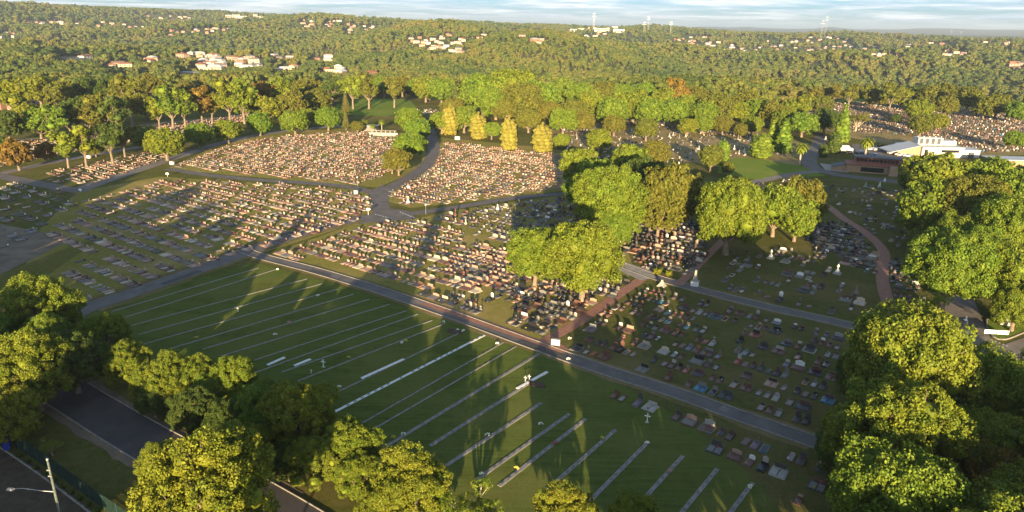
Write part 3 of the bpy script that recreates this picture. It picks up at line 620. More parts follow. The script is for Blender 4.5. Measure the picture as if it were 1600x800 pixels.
# ------------------------------------------------------------------ graves
def inpoly(P, x, y):
    c = np.zeros(np.shape(x), bool); n = len(P); j = n - 1
    for i in range(n):
        xi, yi = P[i]; xj, yj = P[j]
        c ^= ((yi > y) != (yj > y)) & (x < (xj - xi) * (y - yi) / (yj - yi + 1e-12) + xi); j = i
    return c
UA = math.atan2(G(1150, 648)[1] - G(400, 398)[1], G(1150, 648)[0] - G(400, 398)[0])
STONE = {}
def stone(n, c, c2, r=.35, s=.5): STONE[n] = material('stone_' + n, c, r, c2, 9, 4, spec=s)
stone('black', (.012, .012, .014), (.03, .03, .034), .3, .4); stone('dark_grey', (.045, .042, .042), (.08, .075, .072), .55, .25); stone('grey', (.13, .122, .112), (.21, .195, .175), .6, .3)
stone('pale_grey', (.28, .26, .23), (.38, .355, .32), .65, .3); stone('white', (.62, .60, .56), (.78, .76, .72), .5); stone('cream', (.42, .34, .25), (.52, .44, .34), .7)
stone('pink', (.30, .185, .135), (.42, .27, .20), .55, .3); stone('brown', (.09, .045, .034), (.155, .082, .06), .45, .3); stone('red', (.19, .05, .035), (.28, .09, .06), .3)
stone('blue', (.04, .11, .17), (.07, .17, .25), .4); stone('teal', (.03, .09, .09), (.05, .14, .14), .2); stone('mauve', (.12, .09, .11), (.18, .14, .16), .4, .3)  # blue and teal: the sky reflected in polished granite, put into the base colour
GRAVEL = material('grave_gravel', (.16, .14, .12), .95, (.38, .34, .29), 14, 3)
FLC = [material('petals_' + n, c, .6, c2, 20, 2) for n, c, c2 in (('white', (.75, .72, .68), (.6, .65, .4)), ('red', (.5, .03, .03), (.2, .1, .03)), ('yellow', (.6, .42, .03), (.25, .3, .05)), ('pink', (.6, .18, .25), (.25, .25, .1)), ('violet', (.2, .08, .35), (.15, .2, .1)))]
def arch_stone(w_, h_, th, y, z0):
    pr = [(-w_ / 2, z0), (w_ / 2, z0), (w_ / 2, z0 + h_ * .72), (w_ * .33, z0 + h_ * .93), (0, z0 + h_), (-w_ * .33, z0 + h_ * .93), (-w_ / 2, z0 + h_ * .72)]
    return MB().prism(pr, y - th / 2, y + th / 2)
def ogee_stone(w_, h_, th, y, z0):
    pr = [(-w_ / 2, z0), (w_ / 2, z0), (w_ / 2, z0 + h_ * .8), (w_ * .25, z0 + h_ * .86), (w_ * .15, z0 + h_), (-w_ * .15, z0 + h_), (-w_ * .25, z0 + h_ * .86), (-w_ / 2, z0 + h_ * .8)]
    return MB().prism(pr, y - th / 2, y + th / 2)
def ring(w_, l_, t, z, b=None):
    mb = b or MB(); mb.box(-w_ / 2, w_ / 2, -l_ / 2, -l_ / 2 + t, -.1, z); mb.box(-w_ / 2, w_ / 2, l_ / 2 - t, l_ / 2, -.1, z)
    mb.box(-w_ / 2, -w_ / 2 + t, -l_ / 2 + t, l_ / 2 - t, -.1, z - .004); mb.box(w_ / 2 - t, w_ / 2, -l_ / 2 + t, l_ / 2 - t, -.1, z - .004); return mb
def cross_mb(h_, w_, t, y, z0, b=None):
    mb = b or MB(); mb.box(-t / 2, t / 2, y - t / 2, y + t / 2, z0, z0 + h_); mb.box(-w_ / 2, -t / 2 - .001, y - t * .45, y + t * .45, z0 + h_ * .62, z0 + h_ * .62 + t); mb.box(t / 2 + .001, w_ / 2, y - t * .45, y + t * .45, z0 + h_ * .62, z0 + h_ * .62 + t); return mb
def vase(x, y, z):
    mb = MB(); g = np.random.default_rng(int(abs(x * 77 + y * 31) * 10) + 3)
    for k in range(9):
        d = sph(1, g, .5)[0] * .13; mb.box(x + d[0] - .06, x + d[0] + .06, y + d[1] - .06, y + d[1] + .06, z + .1 + d[2] * .8, z + .2 + d[2] * .8, .6)
    return mb
def mesh_slab(x0, x1, y0, y1, z0, z1): return MB().box(x0, x1, y0, y1, z0, z1, .94)
# design -> list of (part, MB, role);  roles: k kerb, s slab, h headstone, f flowers, g gravel
DES = {
 'single': [('kerb', ring(1.06, 2.3, .13, .22), 'k'), ('slab', mesh_slab(-.41, .41, -1.03, .80, .0, .27), 's'), ('plinth', MB().box(-.5, .5, .80, 1.16, .23, .42), 'k'), ('headstone', MB().box(-.42, .42, .93, 1.05, .42, 1.12, .97), 'h')],
 'arched': [('kerb', ring(1.06, 2.3, .12, .20), 'k'), ('slab', mesh_slab(-.42, .42, -1.04, .82, .0, .24), 's'), ('headstone', arch_stone(.86, .98, .14, .98, .205), 'h')],
 'low': [('kerb', ring(1.06, 2.3, .13, .20), 'k'), ('gravel', MB().box(-.41, .41, -1.0, 1.0, -.05, .13), 'g'), ('headstone', MB().box(-.36, .36, .86, 1.12, .21, .58, .8), 'h')],
 'double': [('kerb', ring(2.34, 2.4, .14, .22), 'k'), ('slab', mesh_slab(-1.02, -.04, -1.04, .80, .0, .28), 's'), ('slab', mesh_slab(.04, 1.02, -1.04, .80, .0, .28), 's'), ('plinth', MB().box(-1.0, 1.0, .80, 1.2, .225, .4), 'k'), ('headstone', MB().box(-.82, .82, .95, 1.08, .4, 1.2, .96), 'h')],
 'wide': [('kerb', ring(2.34, 2.4, .16, .26), 'k'), ('slab', mesh_slab(-.98, .98, -1.0, .82, .0, .32), 's'), ('headstone', ogee_stone(1.7, 1.15, .16, .98, .265), 'h')],
 'plain': [('kerb', ring(1.02, 2.25, .10, .16), 'k'), ('slab', mesh_slab(-.41, .41, -1.02, 1.02, .0, .2), 's')],
 'crossed': [('kerb', ring(1.06, 2.3, .13, .2), 'k'), ('slab', mesh_slab(-.41, .41, -1.03, .80, .0, .25), 's'), ('plinth', MB().box(-.36, .36, .82, 1.14, .205, .6, .85), 'k'), ('cross', cross_mb(.95, .55, .12, .98, .6), 'h')],
 'tall': [('kerb', ring(1.1, 2.4, .15, .3), 'k'), ('slab', mesh_slab(-.4, .4, -1.05, .70, .0, .42), 's'), ('plinth', MB().box(-.5, .5, .72, 1.16, .305, .7, .9), 'k'), ('headstone', ogee_stone(.8, 1.35, .16, .95, .7), 'h')],
 'obelisk': [('kerb', ring(1.3, 2.4, .14, .2), 'k'), ('plinth', MB().box(-.45, .45, .2, 1.1, .205, .8, .85).box(-.34, .34, .31, .99, .801, 1.1, .9), 'h'), ('shaft', MB().box(-.2, .2, .45, .85, 1.101, 2.7, .55), 'h')],
 'upright': [('base', MB().box(-.45, .45, .8, 1.1, -.05, .2, .9), 'k'), ('headstone', arch_stone(.7, 1.0, .12, .95, .2), 'h')],
}
VASE = [('flowers', vase(.25, .55, .3), 'f'), ('flowers', vase(-.22, -.7, .26), 'f')]
DESC = {'single': 'single grave', 'arched': 'grave with arched headstone', 'low': 'gravel-filled grave', 'double': 'double grave', 'wide': 'wide family grave', 'plain': 'flat stoneless grave', 'crossed': 'grave with stone cross', 'tall': 'grave with tall headstone', 'obelisk': 'grave with obelisk', 'upright': 'grave with upright stone'}
WID = {'double': 2.6, 'wide': 2.6, 'obelisk': 1.6}
PAL = {
 'mixed': (['brown', 'brown', 'dark_grey', 'dark_grey', 'black', 'black', 'grey', 'brown', 'grey', 'brown', 'dark_grey', 'brown', 'dark_grey', 'pale_grey', 'red', 'brown', 'mauve', 'brown', 'grey', 'brown', 'dark_grey', 'blue', 'brown', 'pink', 'dark_grey', 'brown'], ['pink', 'grey', 'grey', 'pale_grey', 'cream', 'brown', 'dark_grey', 'brown', 'dark_grey', 'black', 'white', 'brown']),
 'pink': (['pink', 'brown', 'grey', 'brown', 'pink', 'cream', 'grey', 'brown', 'pink', 'dark_grey'], ['pink', 'cream', 'pink', 'pink', 'cream', 'pink', 'pink', 'grey', 'pink']),
 'old': (['grey', 'grey', 'dark_grey', 'cream', 'brown', 'dark_grey'], ['white', 'pale_grey', 'cream', 'grey', 'grey', 'dark_grey', 'brown']),
 'black': (['black', 'black', 'dark_grey', 'grey', 'grey', 'dark_grey', 'pink', 'brown'], ['black', 'dark_grey', 'black', 'pink', 'pale_grey', 'dark_grey', 'cream', 'white', 'brown', 'grey', 'black']),
}
GR = []     # dicts
def plot(px, pal, designs, phrase, pitch=4.2, dens=.8, run=(2, 7), gap=(1, 3), shade=0, jitter=.12, rot=0.0, hole=()):
    W = [G(*p) for p in px]; ua = UA + rot; u = np.array([math.cos(ua), math.sin(ua)]); v = np.array([-u[1], u[0]])
    A = [w_ @ u for w_ in W]; B = [w_ @ v for w_ in W]; holes = [[G(*p) for p in h] for h in hole]
    row = 0; b = min(B) + 1.3; slabs, stones = PAL[pal]
    while b < max(B) - 1:
        a = min(A) + rng.uniform(0, 2); left = int(rng.integers(*run)); used = 0; rowb = b + rng.uniform(-.1, .1)
        while a < max(A):
            d = designs[int(rng.integers(len(designs)))]; wd = WID.get(d, 1.26)
            if left <= 0:
                a += rng.uniform(.4, 1.0) + (1.25 * int(rng.integers(*gap)) if rng.random() > dens * .6 else 0); left = int(rng.integers(*run))
            a += wd / 2; p = u * a + v * (rowb + rng.uniform(-jitter, jitter) * (.5 if pal == 'pink' else 1)); left -= 1
            if rng.random() < dens and inpoly(W, p[0], p[1]) and not any(inpoly(h, p[0], p[1]) for h in holes):
                k = slabs[int(rng.integers(len(slabs)))]; s_ = k if rng.random() < .55 else slabs[int(rng.integers(len(slabs)))]; h_ = stones[int(rng.integers(len(stones)))]
                if rng.random() < .3: h_ = s_
                GR.append(dict(x=p[0], y=p[1], r=ua + rng.normal() * .02, d=d, k=k, s=s_, h=h_, f=int(rng.integers(5)) if rng.random() < .45 else -1, fi=int(rng.integers(2)), row=row, i=used, ph=phrase, sc=rng.uniform(.72, .92) if pal == 'mixed' else rng.uniform(.80, 1.0), zs=rng.uniform(.5, .72) if pal == 'pink' else (rng.uniform(.42, .78) if pal == 'black' else rng.uniform(.6, .95))))
                used += 1
            a += wd / 2
        if used: row += 1
        b += pitch
M1 = ['single'] * 5 + ['arched'] * 2 + ['double'] * 3 + ['low'] * 2 + ['wide', 'plain', 'crossed', 'tall']
M2 = ['single'] * 4 + ['arched'] * 4 + ['double', 'low', 'low', 'plain', 'crossed']
M3 = ['tall'] * 3 + ['crossed', 'wide', 'wide', 'single', 'single', 'double', 'arched', 'arched']
M4 = ['obelisk', 'crossed', 'low', 'low', 'plain', 'plain', 'upright', 'upright', 'upright', 'plain', 'single', 'arched']
plot([(995, 450), (1200, 490), (1400, 540), (1330, 600), (1262, 668), (1050, 600), (900, 548), (912, 512)], 'mixed', M1, 'plot above the long road', 4.05, .86, (2, 8), (1, 3))
plot([(905, 575), (985, 603), (1060, 626), (1160, 660), (1285, 706), (1300, 790), (1235, 790), (1190, 745), (1120, 705), (1010, 655), (940, 612)], 'mixed', M1, 'strip below the long road', 4.1, .9, (2, 6), (1, 3))
plot([(1095, 440), (1140, 400), (1200, 388), (1280, 398), (1350, 440), (1395, 512), (1290, 490), (1180, 464)], 'old', M1 + M4, 'plot before the brick path', 4.3, .62, (1, 5), (1, 4))
plot([(1285, 290), (1430, 297), (1450, 360), (1440, 400), (1395, 385), (1330, 345)], 'old', M4[1:] * 2 + ['single', 'double'], 'shady plot below the chapel', 4.2, .6, (1, 5), (1, 4))
plot([(1262, 350), (1325, 352), (1372, 398), (1368, 430), (1270, 396)], 'black', M3, 'crowded black plot beside the brick path', 2.9, .95, (4, 9), (0, 2))
plot([(1385, 405), (1425, 410), (1450, 470), (1410, 498), (1392, 460)], 'black', M3, 'crowded plot under the big trees', 2.9, .92, (4, 9), (0, 2))
plot([(960, 352), (1090, 345), (1105, 400), (1060, 425), (1005, 420), (962, 398)], 'black', M3, 'plot behind the paving', 2.9, .97, (4, 9), (0, 2))
plot([(650, 452), (760, 470), (780, 450), (950, 440), (990, 436), (960, 462), (895, 500), (850, 522), (770, 500), (655, 462)], 'black', M3, 'crowded corner plot', 2.9, .93, (4, 9), (0, 2), hole=[[(745, 475), (800, 468), (800, 505), (762, 500)]])
plot([(1070, 392), (1098, 398), (1090, 422), (1068, 430)], 'black', M3, 'small plot beside the brick path', 2.9, .9, (4, 9), (0, 2))
plot([(430, 398), (560, 356), (606, 343), (655, 348), (800, 388), (800, 460), (640, 450), (560, 425)], 'pink', M1, 'long sunny plot', 4.9, .97, (8, 24), (0, 2))
plot([(700, 400), (800, 388), (960, 420), (940, 450), (800, 462), (700, 440)], 'pink', M1, 'plot behind the central clump', 5.1, .9, (4, 12), (0, 2))
plot([(665, 343), (800, 318), (900, 307), (960, 330), (960, 400), (905, 400), (800, 382)], 'old', M1 + ['obelisk', 'tall', 'crossed'], 'shadowed plot at the centre', 4.6, .85, (3, 9), (0, 3))
plot([(252, 282), (440, 288), (565, 300), (585, 322), (560, 345), (420, 384), (250, 436), (125, 474), (95, 440), (130, 392), (60, 372), (150, 310)], 'pink', M1 + ['plain', 'low'], 'plot left of the junction', 4.8, .94, (6, 18), (0, 3))
plot([(270, 260), (345, 230), (440, 212), (560, 206), (625, 214), (640, 250), (600, 274), (560, 288), (440, 278)], 'pink', M2, 'dense plot above the left road', 4.5, .93, (5, 16), (0, 2))
plot([(694, 222), (860, 238), (985, 268), (900, 292), (720, 316), (640, 322), (606, 308), (606, 298), (650, 279), (680, 256)], 'pink', M2, 'dense plot right of the curving road', 4.4, .95, (6, 18), (0, 2))
plot([(75, 268), (200, 243), (280, 225), (262, 246), (220, 262), (140, 290), (80, 284)], 'pink', M2, 'triangular plot beside the upper left road', 4.2, .8, (2, 8), (1, 3))
plot([(0, 284), (110, 302), (140, 314), (100, 330), (50, 372), (0, 390)], 'old', M2 + ['plain'], 'sparse plot at the far left', 4.6, .6, (2, 6), (1, 4))
plot([(0, 222), (120, 216), (230, 199), (385, 178), (385, 190), (250, 215), (120, 236), (0, 262)], 'pink', M2, 'long strip before the far left wood', 3.7, .8, (4, 12), (0, 3))
plot([(875, 195), (1000, 190), (1150, 200), (1245, 226), (1235, 245), (1130, 245), (1060, 262), (960, 240), (870, 228)], 'old', M4, 'old brown plot in the distance', 5.5, .45, (2, 6), (1, 3))
plot([(880, 232), (950, 244), (960, 262), (905, 256)], 'old', M4, 'shadowed corner plot', 4, .8)
plot([(1170, 288), (1225, 290), (1290, 322), (1250, 345), (1180, 320), (1090, 300)], 'black', M2, 'plot behind the round trees', 3.6, .8)
plot([(1240, 166), (1340, 158), (1480, 170), (1600, 182), (1640, 235), (1490, 240), (1440, 212), (1340, 208), (1255, 190)], 'mixed', M2 + ['tall'], 'dense plot at the far right', 4.6, .85, (5, 12), (1, 3))
plot([(650, 168), (700, 176), (690, 186), (650, 178)], 'old', M2, 'small plot behind the bend', 4, .6)

XY = np.array([(g['x'], g['y']) for g in GR])
gx, gy, gd = PX(XY[:, 0], XY[:, 1], 0.3)
hidden = np.zeros(len(GR), bool)
for (tx, ty, tw, wx, wy) in TREES:
    inn = (np.abs(gx - tx) < tw * .40) & (np.abs(gy - ty) < tw * .36) & (XY[:, 1] > wy - 2); hidden |= inn
    hidden |= np.hypot(XY[:, 0] - wx, XY[:, 1] - wy) < 1.3
inview = (gx > 2) & (gx < 1598) & (gy > 2) & (gy < 797) & ~hidden
score = np.where(inview, 1 / gd * np.array([1.5 if g['d'] in WID else 1.0 for g in GR]), 0)
order = np.argsort(-score)[:292]; sel = set(int(i) for i in order if score[i] > 0)
MC = {}
def grave_mesh(d, i, name, mb, mt):
    k = (d, i, mt.name)
    if k not in MC: MC[k] = mb.mesh('grave_' + name, mt)
    return MC[k]
def role_mat(g, r): return {'k': STONE[g['k']], 's': STONE[g['s']], 'h': STONE[g['h']], 'g': GRAVEL, 'f': FLC[g['f']]}[r]
bV, bF, bM = [], [], []; nb = 0; bm_list = list(STONE.values()) + [GRAVEL] + FLC; bidx = {m_.name: i for i, m_ in enumerate(bm_list)}
for i, g in enumerate(GR):
    parts = DES[g['d']] + ([VASE[g['fi']]] if g['f'] >= 0 else [])
    if i in sel:
        col = g['s'].replace('_', ' ')
        if g['d'] in ('low', 'obelisk', 'upright'): col = g['h'].replace('_', ' ')
        base = f"{col} {DESC[g['d']]}"
        lab = f"{base}, {ordn(g['i'])} in {ordn(g['row'])} row, {g['ph']}"
        root = empty('grave', (g['x'], g['y'], .03), g['r'], (g['sc'], g['sc'], g['sc'] * g['zs'])); tag(root, lab, 'grave', 'graves in the nearer plots')
        for j, (nm, mb, r) in enumerate(parts): link(nm, grave_mesh(g['d'] if r != 'f' else 'v', j if r != 'f' else g['fi'], nm, mb, role_mat(g, r)), root)
    else:
        if g['y'] > 190 and g['f'] >= 0: parts = parts[:-1]
        c, s_ = math.cos(g['r']) * g['sc'], math.sin(g['r']) * g['sc']
        for nm, mb, r in parts:
            if nm == 'kerb' and g['y'] > 230:      # far away: the low kerb is one shallow block
                mb = MB().box(-.5, .5, -1.1, 1.1, -.1, .16) if g['d'] not in WID else MB().box(-1.1, 1.1, -1.1, 1.1, -.1, .16)
            V = np.array(mb.v); bV.append(np.c_[V[:, 0] * c - V[:, 1] * s_ + g['x'], V[:, 0] * s_ + V[:, 1] * c + g['y'], V[:, 2] * g['sc'] * g['zs'] + .03])
            mi = bidx[role_mat(g, r).name]
            bF += [tuple(q + nb for q in f) for f in mb.f]; bM += [mi] * len(mb.f); nb += len(V)
print('graves', len(GR), 'individual', len(sel), 'faces', len(bF))
def mesh_poly(name, V, Fl, mats, mi):
    me = bpy.data.meshes.new(name); me.vertices.add(len(V)); me.vertices.foreach_set('co', V.astype(np.float32).ravel())
    tot = np.array([len(f) for f in Fl], np.int32); flat = np.fromiter((i for f in Fl for i in f), np.int32)
    me.loops.add(len(flat)); me.loops.foreach_set('vertex_index', flat); me.polygons.add(len(Fl))
    me.polygons.foreach_set('loop_start', (np.cumsum(tot) - tot).astype(np.int32)); me.polygons.foreach_set('loop_total', tot)
    for mm in mats: me.materials.append(mm)
    me.polygons.foreach_set('material_index', np.array(mi, np.int32)); me.update(calc_edges=True); return me
tag(link('graves', mesh_poly('graves', np.concatenate(bV), bF, bm_list, bM)), 'thousands of small headstones and slabs filling the distant plots', 'graves', None, 'stuff')

# ------------------------------------------------------------------ lawn memorial strips
STRIPS = [((175, 487), (404, 419), 0), ((196, 496), (432, 421), 0), ((201, 510), (480, 436), 0), ((217, 523), (505, 443), 0), ((225, 538), (528, 452), 0), ((250, 550), (552, 460), 0), ((317, 546), (577, 468), 0),
 ((345, 557), (608, 476), 0), ((370, 572), (635, 486), 0), ((395, 584), (653, 491), 0), ((440, 582), (675, 501), 0), ((465, 596), (697, 505), 0), ((505, 624), (727, 516), 0), ((515, 648), (757, 524), 2), ((560, 665), (787, 535), 0),
 ((572, 678), (807, 541), 0), ((600, 700), (842, 553), 1), ((672, 697), (855, 581), 1), ((697, 728), (846, 630), 1), ((745, 750), (890, 647), 1), ((780, 760), (915, 655), 1), ((855, 765), (962, 672), 1), ((915, 790), (1013, 691), 1), ((985, 803), (1067, 713), 1), ((1050, 820), (1121, 733), 1), ((1120, 830), (1176, 755), 1)]
BEAM = material('weathered_concrete', (.15, .14, .13), .9, (.28, .26, .235), 1.5, 7, .3, .7, bump=.2)
WBEAM = material('fresh_concrete', (.58, .57, .53), .85, (.74, .72, .68), 2, 5)
BRZ = material('bronze_plaque', (.07, .06, .05), .4, (.14, .12, .10), 3, spec=.6)
def strip_obj(a, b, kind, lab, whitefrac=None):
    a, b = np.array(a), np.array(b); d = b - a; Ln = float(np.hypot(*d)); ang = math.atan2(d[1], d[0])
    wd = {0: .27, 1: .54, 2: .46}[kind]
    root = empty('memorial_strip', (a[0], a[1], .03), ang); tag(root, lab, 'memorial strip', 'memorial strips set in the lawn')
    MB().box(0, Ln, -wd / 2, wd / 2, -.1, .06).build('beam', WBEAM if kind == 2 else BEAM, root)
    n = int(min(26, Ln / 1.25)); pm = MC.setdefault(('plq', kind), MB().box(-.24, .24, -.11, .11, 0, .05, .92).mesh('plaque', BRZ))
    for k in range(n):
        if rng.random() < (.45 if kind == 0 else .8): link('plaque', pm, root, ((k + .5) * Ln / n, rng.uniform(-.02, .02), .061))
    return root
for i, (p, q, k) in enumerate(STRIPS):
    nm = {0: 'thin weathered concrete memorial strip', 1: 'wide grey concrete memorial strip', 2: 'long white concrete memorial strip'}[k]
    strip_obj(G(*p), G(*q), k, f'{nm} across the lawn' if k == 2 else f'{nm}, {ordn(i)} across the lawn counted from the road junction')
for (p, q, t) in (((565, 592), (631, 562), 'short white concrete strip left of the long white one'), ((808, 608), (855, 582), 'white concrete strip end beside two small crosses'), ((460, 572), (485, 562), 'small white strip near the white cross by the tree belt'), ((418, 571), (445, 559), 'small white strip at the edge of the tree belt')):
    a, b = np.array(G(*p)), np.array(G(*q)); d = b - a; root = empty('memorial_strip', (a[0], a[1], .1), math.atan2(d[1], d[0])); tag(root, t, 'memorial strip', 'memorial strips set in the lawn')
    MB().box(0, float(np.hypot(*d)), -.26, .26, -.1, .05).build('beam', WBEAM, root)
# posies on the lawn
for i, (p, c) in enumerate([((307, 529), 2), ((634, 534), 2), ((628, 537), 0), ((497, 463), 0), ((434, 422), 0), ((430, 524), 0), ((545, 560), 2), ((694, 504), 0), ((777, 538), 0), ((715, 517), 0), ((724, 518), 0), ((845, 664), 0), ((867, 694), 1), ((940, 686), 2), ((807, 733), 2), ((630, 680), 0), ((762, 681), 0), ((1046, 738), 3), ((1011, 694), 0), ((888, 562), 0), ((890, 530), 0), ((614, 685), 2), ((1172, 762), 0), ((452, 505), 3), ((752, 742), 0), ((514, 613), 0), ((530, 606), 0)]):
    x, y = G(*p); mb = MB(); g = np.random.default_rng(i)
    for k in range(14):
        dd = sph(1, g, .6)[0] * np.array([.3, .22, .16]); mb.box(dd[0] - .07, dd[0] + .07, dd[1] - .07, dd[1] + .07, .1 + dd[2], .22 + dd[2], .6)
    root = empty('flower_bunch', (x, y, .06)); mb.build('petals', FLC[c], root); mv = MB().tube([(0, 0, -.02), (0, 0, .16)], [.06, .08], 8).build('vase', STONE['grey'], root)
    tag(root, f"small bunch of {['white', 'red', 'yellow', 'pink', 'violet'][c]} flowers on the lawn, {ordn(i)} bunch of the scattered posies", 'flowers', 'flower bunches left on the lawn')
for p, s_, t in (((505.5, 574), 1.25, 'white wooden cross near the tree belt on the lawn'), ((372, 487), .8, 'small white cross on the sunlit streak of lawn'), ((821, 596), .85, 'left one of two small cream crosses by the white strip end'), ((827, 594), .85, 'right one of two small cream crosses by the white strip end'), ((1011, 660), 1.3, 'white cross standing among scattered white flowers below the road'), ((486.5, 583), .6, 'low white cross beside the taller cross on the lawn'), ((231 / 1 + 0, 610), .5, 'tiny white cross at the edge of the lower left trees')):
    x, y = G(*p); root = empty('cross', (x, y, 0), UA * .6, s_ * .62); cross_mb(1.7, 1.0, .16, 0, .12).build('upright', STONE['white'], root); MB().box(-.3, .3, -.3, .3, -.1, .12).build('base', STONE['pale_grey'], root); tag(root, t, 'cross')
for p, t in (((710, 518), 'mound of dark fresh soil on the lawn near the road'), ((838, 601), 'patch of brown fresh soil by the white strip end')):
    x, y = G(*p); mb = MB(); g = np.random.default_rng(4)
    iv, fi = ICO; V = iv * np.array([1.6, .8, .25]) * (1 + .15 * g.normal(size=(len(iv), 1))); mb.add(V, [tuple(f) for f in fi]); o = mb.build('soil_mound', material('fresh_soil', (.05, .03, .02), .95, (.1, .065, .045), 3), None); o.location = (x, y, .05); o.rotation_euler = (0, 0, UA); tag(o, t, 'soil mound')

# ------------------------------------------------------------------ monuments, signs
def obelisk_monument(p, h_, col, lab, name='monument', figure=False):
    x, y = G(*p); root = empty(name, (x, y, 0), UA, .62 if y > 170 else .8); M_ = STONE[col]
    MB().box(-1, 1, -1, 1, -.1, .3).box(-.75, .75, -.75, .75, .301, .6).build('base', STONE['pale_grey'], root)
    MB().box(-.5, .5, -.5, .5, .601, .6 + h_ * .35, .9).build('plinth', M_, root)
    z = .601 + h_ * .35
    if figure:
        mb = MB(); mb.tube([(0, 0, z), (0, 0, z + .5), (.03, 0, z + 1.05), (0, 0, z + 1.35), (0, 0, z + 1.45)], [.34, .26, .2, .24, .09], 10)
        mb.tube([(0, 0, z + 1.44), (0, 0, z + 1.52), (0, 0, z + 1.66), (0, 0, z + 1.72)], [.07, .12, .12, .04], 8); mb.tube([(-.2, 0, z + 1.32), (-.32, -.1, z + 1.05), (-.1, -.25, z + .95)], [.08, .07, .05], 6); mb.tube([(.2, 0, z + 1.32), (.32, -.1, z + 1.05), (.1, -.25, z + .95)], [.08, .07, .05], 6); mb.build('figure', M_, root)
    else: MB().box(-.3, .3, -.3, .3, z, z + h_ * .6, .6).build('shaft', M_, root)
    tag(root, lab, 'monument')
obelisk_monument((1204, 404), 1.6, 'white', 'white statue on a plinth alone on the grass below the trees', figure=True)
obelisk_monument((1308, 428), 1.8, 'white', 'pale sunlit statue on stepped base at the edge of the brick path', figure=True)
obelisk_monument((1086, 441), 3.0, 'pale_grey', 'slim pale obelisk behind the white box sign by the road')
obelisk_monument((1374, 292), 2.6, 'white', 'pale stepped obelisk in the shady plot below the chapel'); obelisk_monument((1352, 292), 2.4, 'pale_grey', 'grey obelisk left of the stepped one below the chapel')
obelisk_monument((1382, 284), 1.8, 'white', 'small white monument by the kerb below the chapel'); obelisk_monument((1232, 288), 2.6, 'white', 'sunlit white pointed monument beside the chapel road')
obelisk_monument((1225, 284), 1.4, 'cream', 'cream block monument left of the sunlit pointed one'); obelisk_monument((1290, 218), 2.4, 'cream', 'cream pillar monument behind the palm by the road')
obelisk_monument((1034, 447), 1.2, 'cream', 'sunlit cream monument where the brick path meets the road'); obelisk_monument((638, 317), 1.5, 'white', 'white monument at the near corner of the dense sunny plot'); obelisk_monument((782 / 8 + 540, 318), 2.0, 'white', 'tall white monument at the near corner of the dense sunny plot')
for i, px in enumerate([(1130, 206), (1060, 205), (992, 214), (1046, 214), (1052, 212), (985, 226), (1092, 234), (1165, 242)]):
    obelisk_monument(px, 2.6, 'pale_grey', f'{ordn(i)} pale obelisk among the old brown graves', figure=False)
WP = material('white_paint', (.72, .72, .70), .5, (.8, .8, .78), 2); GM = material('galvanised_steel', (.3, .3, .3), .5, (.4, .4, .4), 4, metal=.6); DK = material('dark_metal', (.03, .03, .035), .5)
def sign_box(p, w_, h_, d_, lab, legs=True, rz=None):
    x, y = G(*p); root = empty('sign_board', (x, y, 0), UA * .35 if rz is None else rz, .85); z0 = .35 if legs else 0
    MB().box(-w_ / 2, w_ / 2, -d_ / 2, d_ / 2, z0, z0 + h_).build('panel', WP, root)
    MB().box(-w_ / 2 - .06, w_ / 2 + .06, -d_ / 2 - .06, d_ / 2 + .06, z0 + h_ + .001, z0 + h_ + .08).build('cap', STONE['pale_grey'], root)
    if legs:
        for s_ in (-1, 1): MB().box(s_ * w_ * .4 - .06, s_ * w_ * .4 + .06, -.06, .06, -.1, z0 - .001).build('leg', GM, root)
    mb = MB()
    for k in range(3): mb.box(-w_ * .38, w_ * .38, -d_ / 2 - .012, -d_ / 2 - .002, z0 + h_ * (.25 + k * .22), z0 + h_ * (.25 + k * .22) + .05)
    mb.build('inscription', STONE['grey'], root); tag(root, lab, 'sign')
sign_box((868, 541), 1.7, 1.15, .5, 'white box-shaped sign on the brick corner beside the long road'); sign_box((1085, 447), 1.9, 1.15, .8, 'white box-shaped sign under the pale obelisk by the upper road', False)
sign_box((556.5, 303), 1.4, 1.3, .7, 'white block sign at the junction beside the curving road', False); sign_box((715, 218), 2.6, 1.7, 1.5, 'white box cabinet under trees behind the dense plot', False)
sign_box((139, 247), 1.8, 1.2, .8, 'white box sign on the verge of the upper left road', False); sign_box((269, 257), 1.6, 1.3, 1.0, 'pale box sign on the triangular junction', False); sign_box((638.5, 295), 1.2, 1.2, .6, 'white block sign within the dense sunny plot', False)
def post(p, h_, lab, head='sign', name='sign_post'):
    x, y = G(*p); root = empty(name, (x, y, 0)); MB().tube([(0, 0, -.1), (0, 0, h_)], [.06, .05], 8).build('pole', STONE['white'] if head == 'sign' else GM, root)
    if head == 'sign': MB().box(-.5, .5, -.09, -.065, h_ - .75, h_ - .15).build('panel', WP, root)
    else: MB().box(-.28, .28, -.28, .28, h_, h_ + .14, .6).box(-.1, .1, -.1, .1, h_ + .141, h_ + .3).build('lamp_head', WP, root)
    tag(root, lab, 'sign post' if head == 'sign' else 'street lamp')
post((575.5, 336), 2.2, 'white sign on a short post at the left kerb of the junction'); post((665.5, 335), 2.8, 'slim white post at the right kerb of the junction', 'lamp', 'lamp_post')
post((559, 291), 3.0, 'pale lamp post on the verge above the block sign', 'lamp', 'lamp_post'); post((126, 300), 1.2, 'small white post where the upper left roads meet'); post((262, 276), 1.5, 'short pale post beside the triangular junction'); post((1285, 246), 1.8, 'white sign post beside the chapel road')
post((206, 194), 4.0, 'pale lamp post in front of the far left wood', 'lamp', 'lamp_post'); post((1420, 270), 7.0, 'tall lamp post at the right end of the chapel', 'lamp', 'lamp_post'); post((1503, 524), 3.0, 'slim post on the kerb of the entrance road', 'lamp', 'lamp_post')
x, y = G(1555, 527); root = empty('entrance_sign', (x, y, .15), -.12)
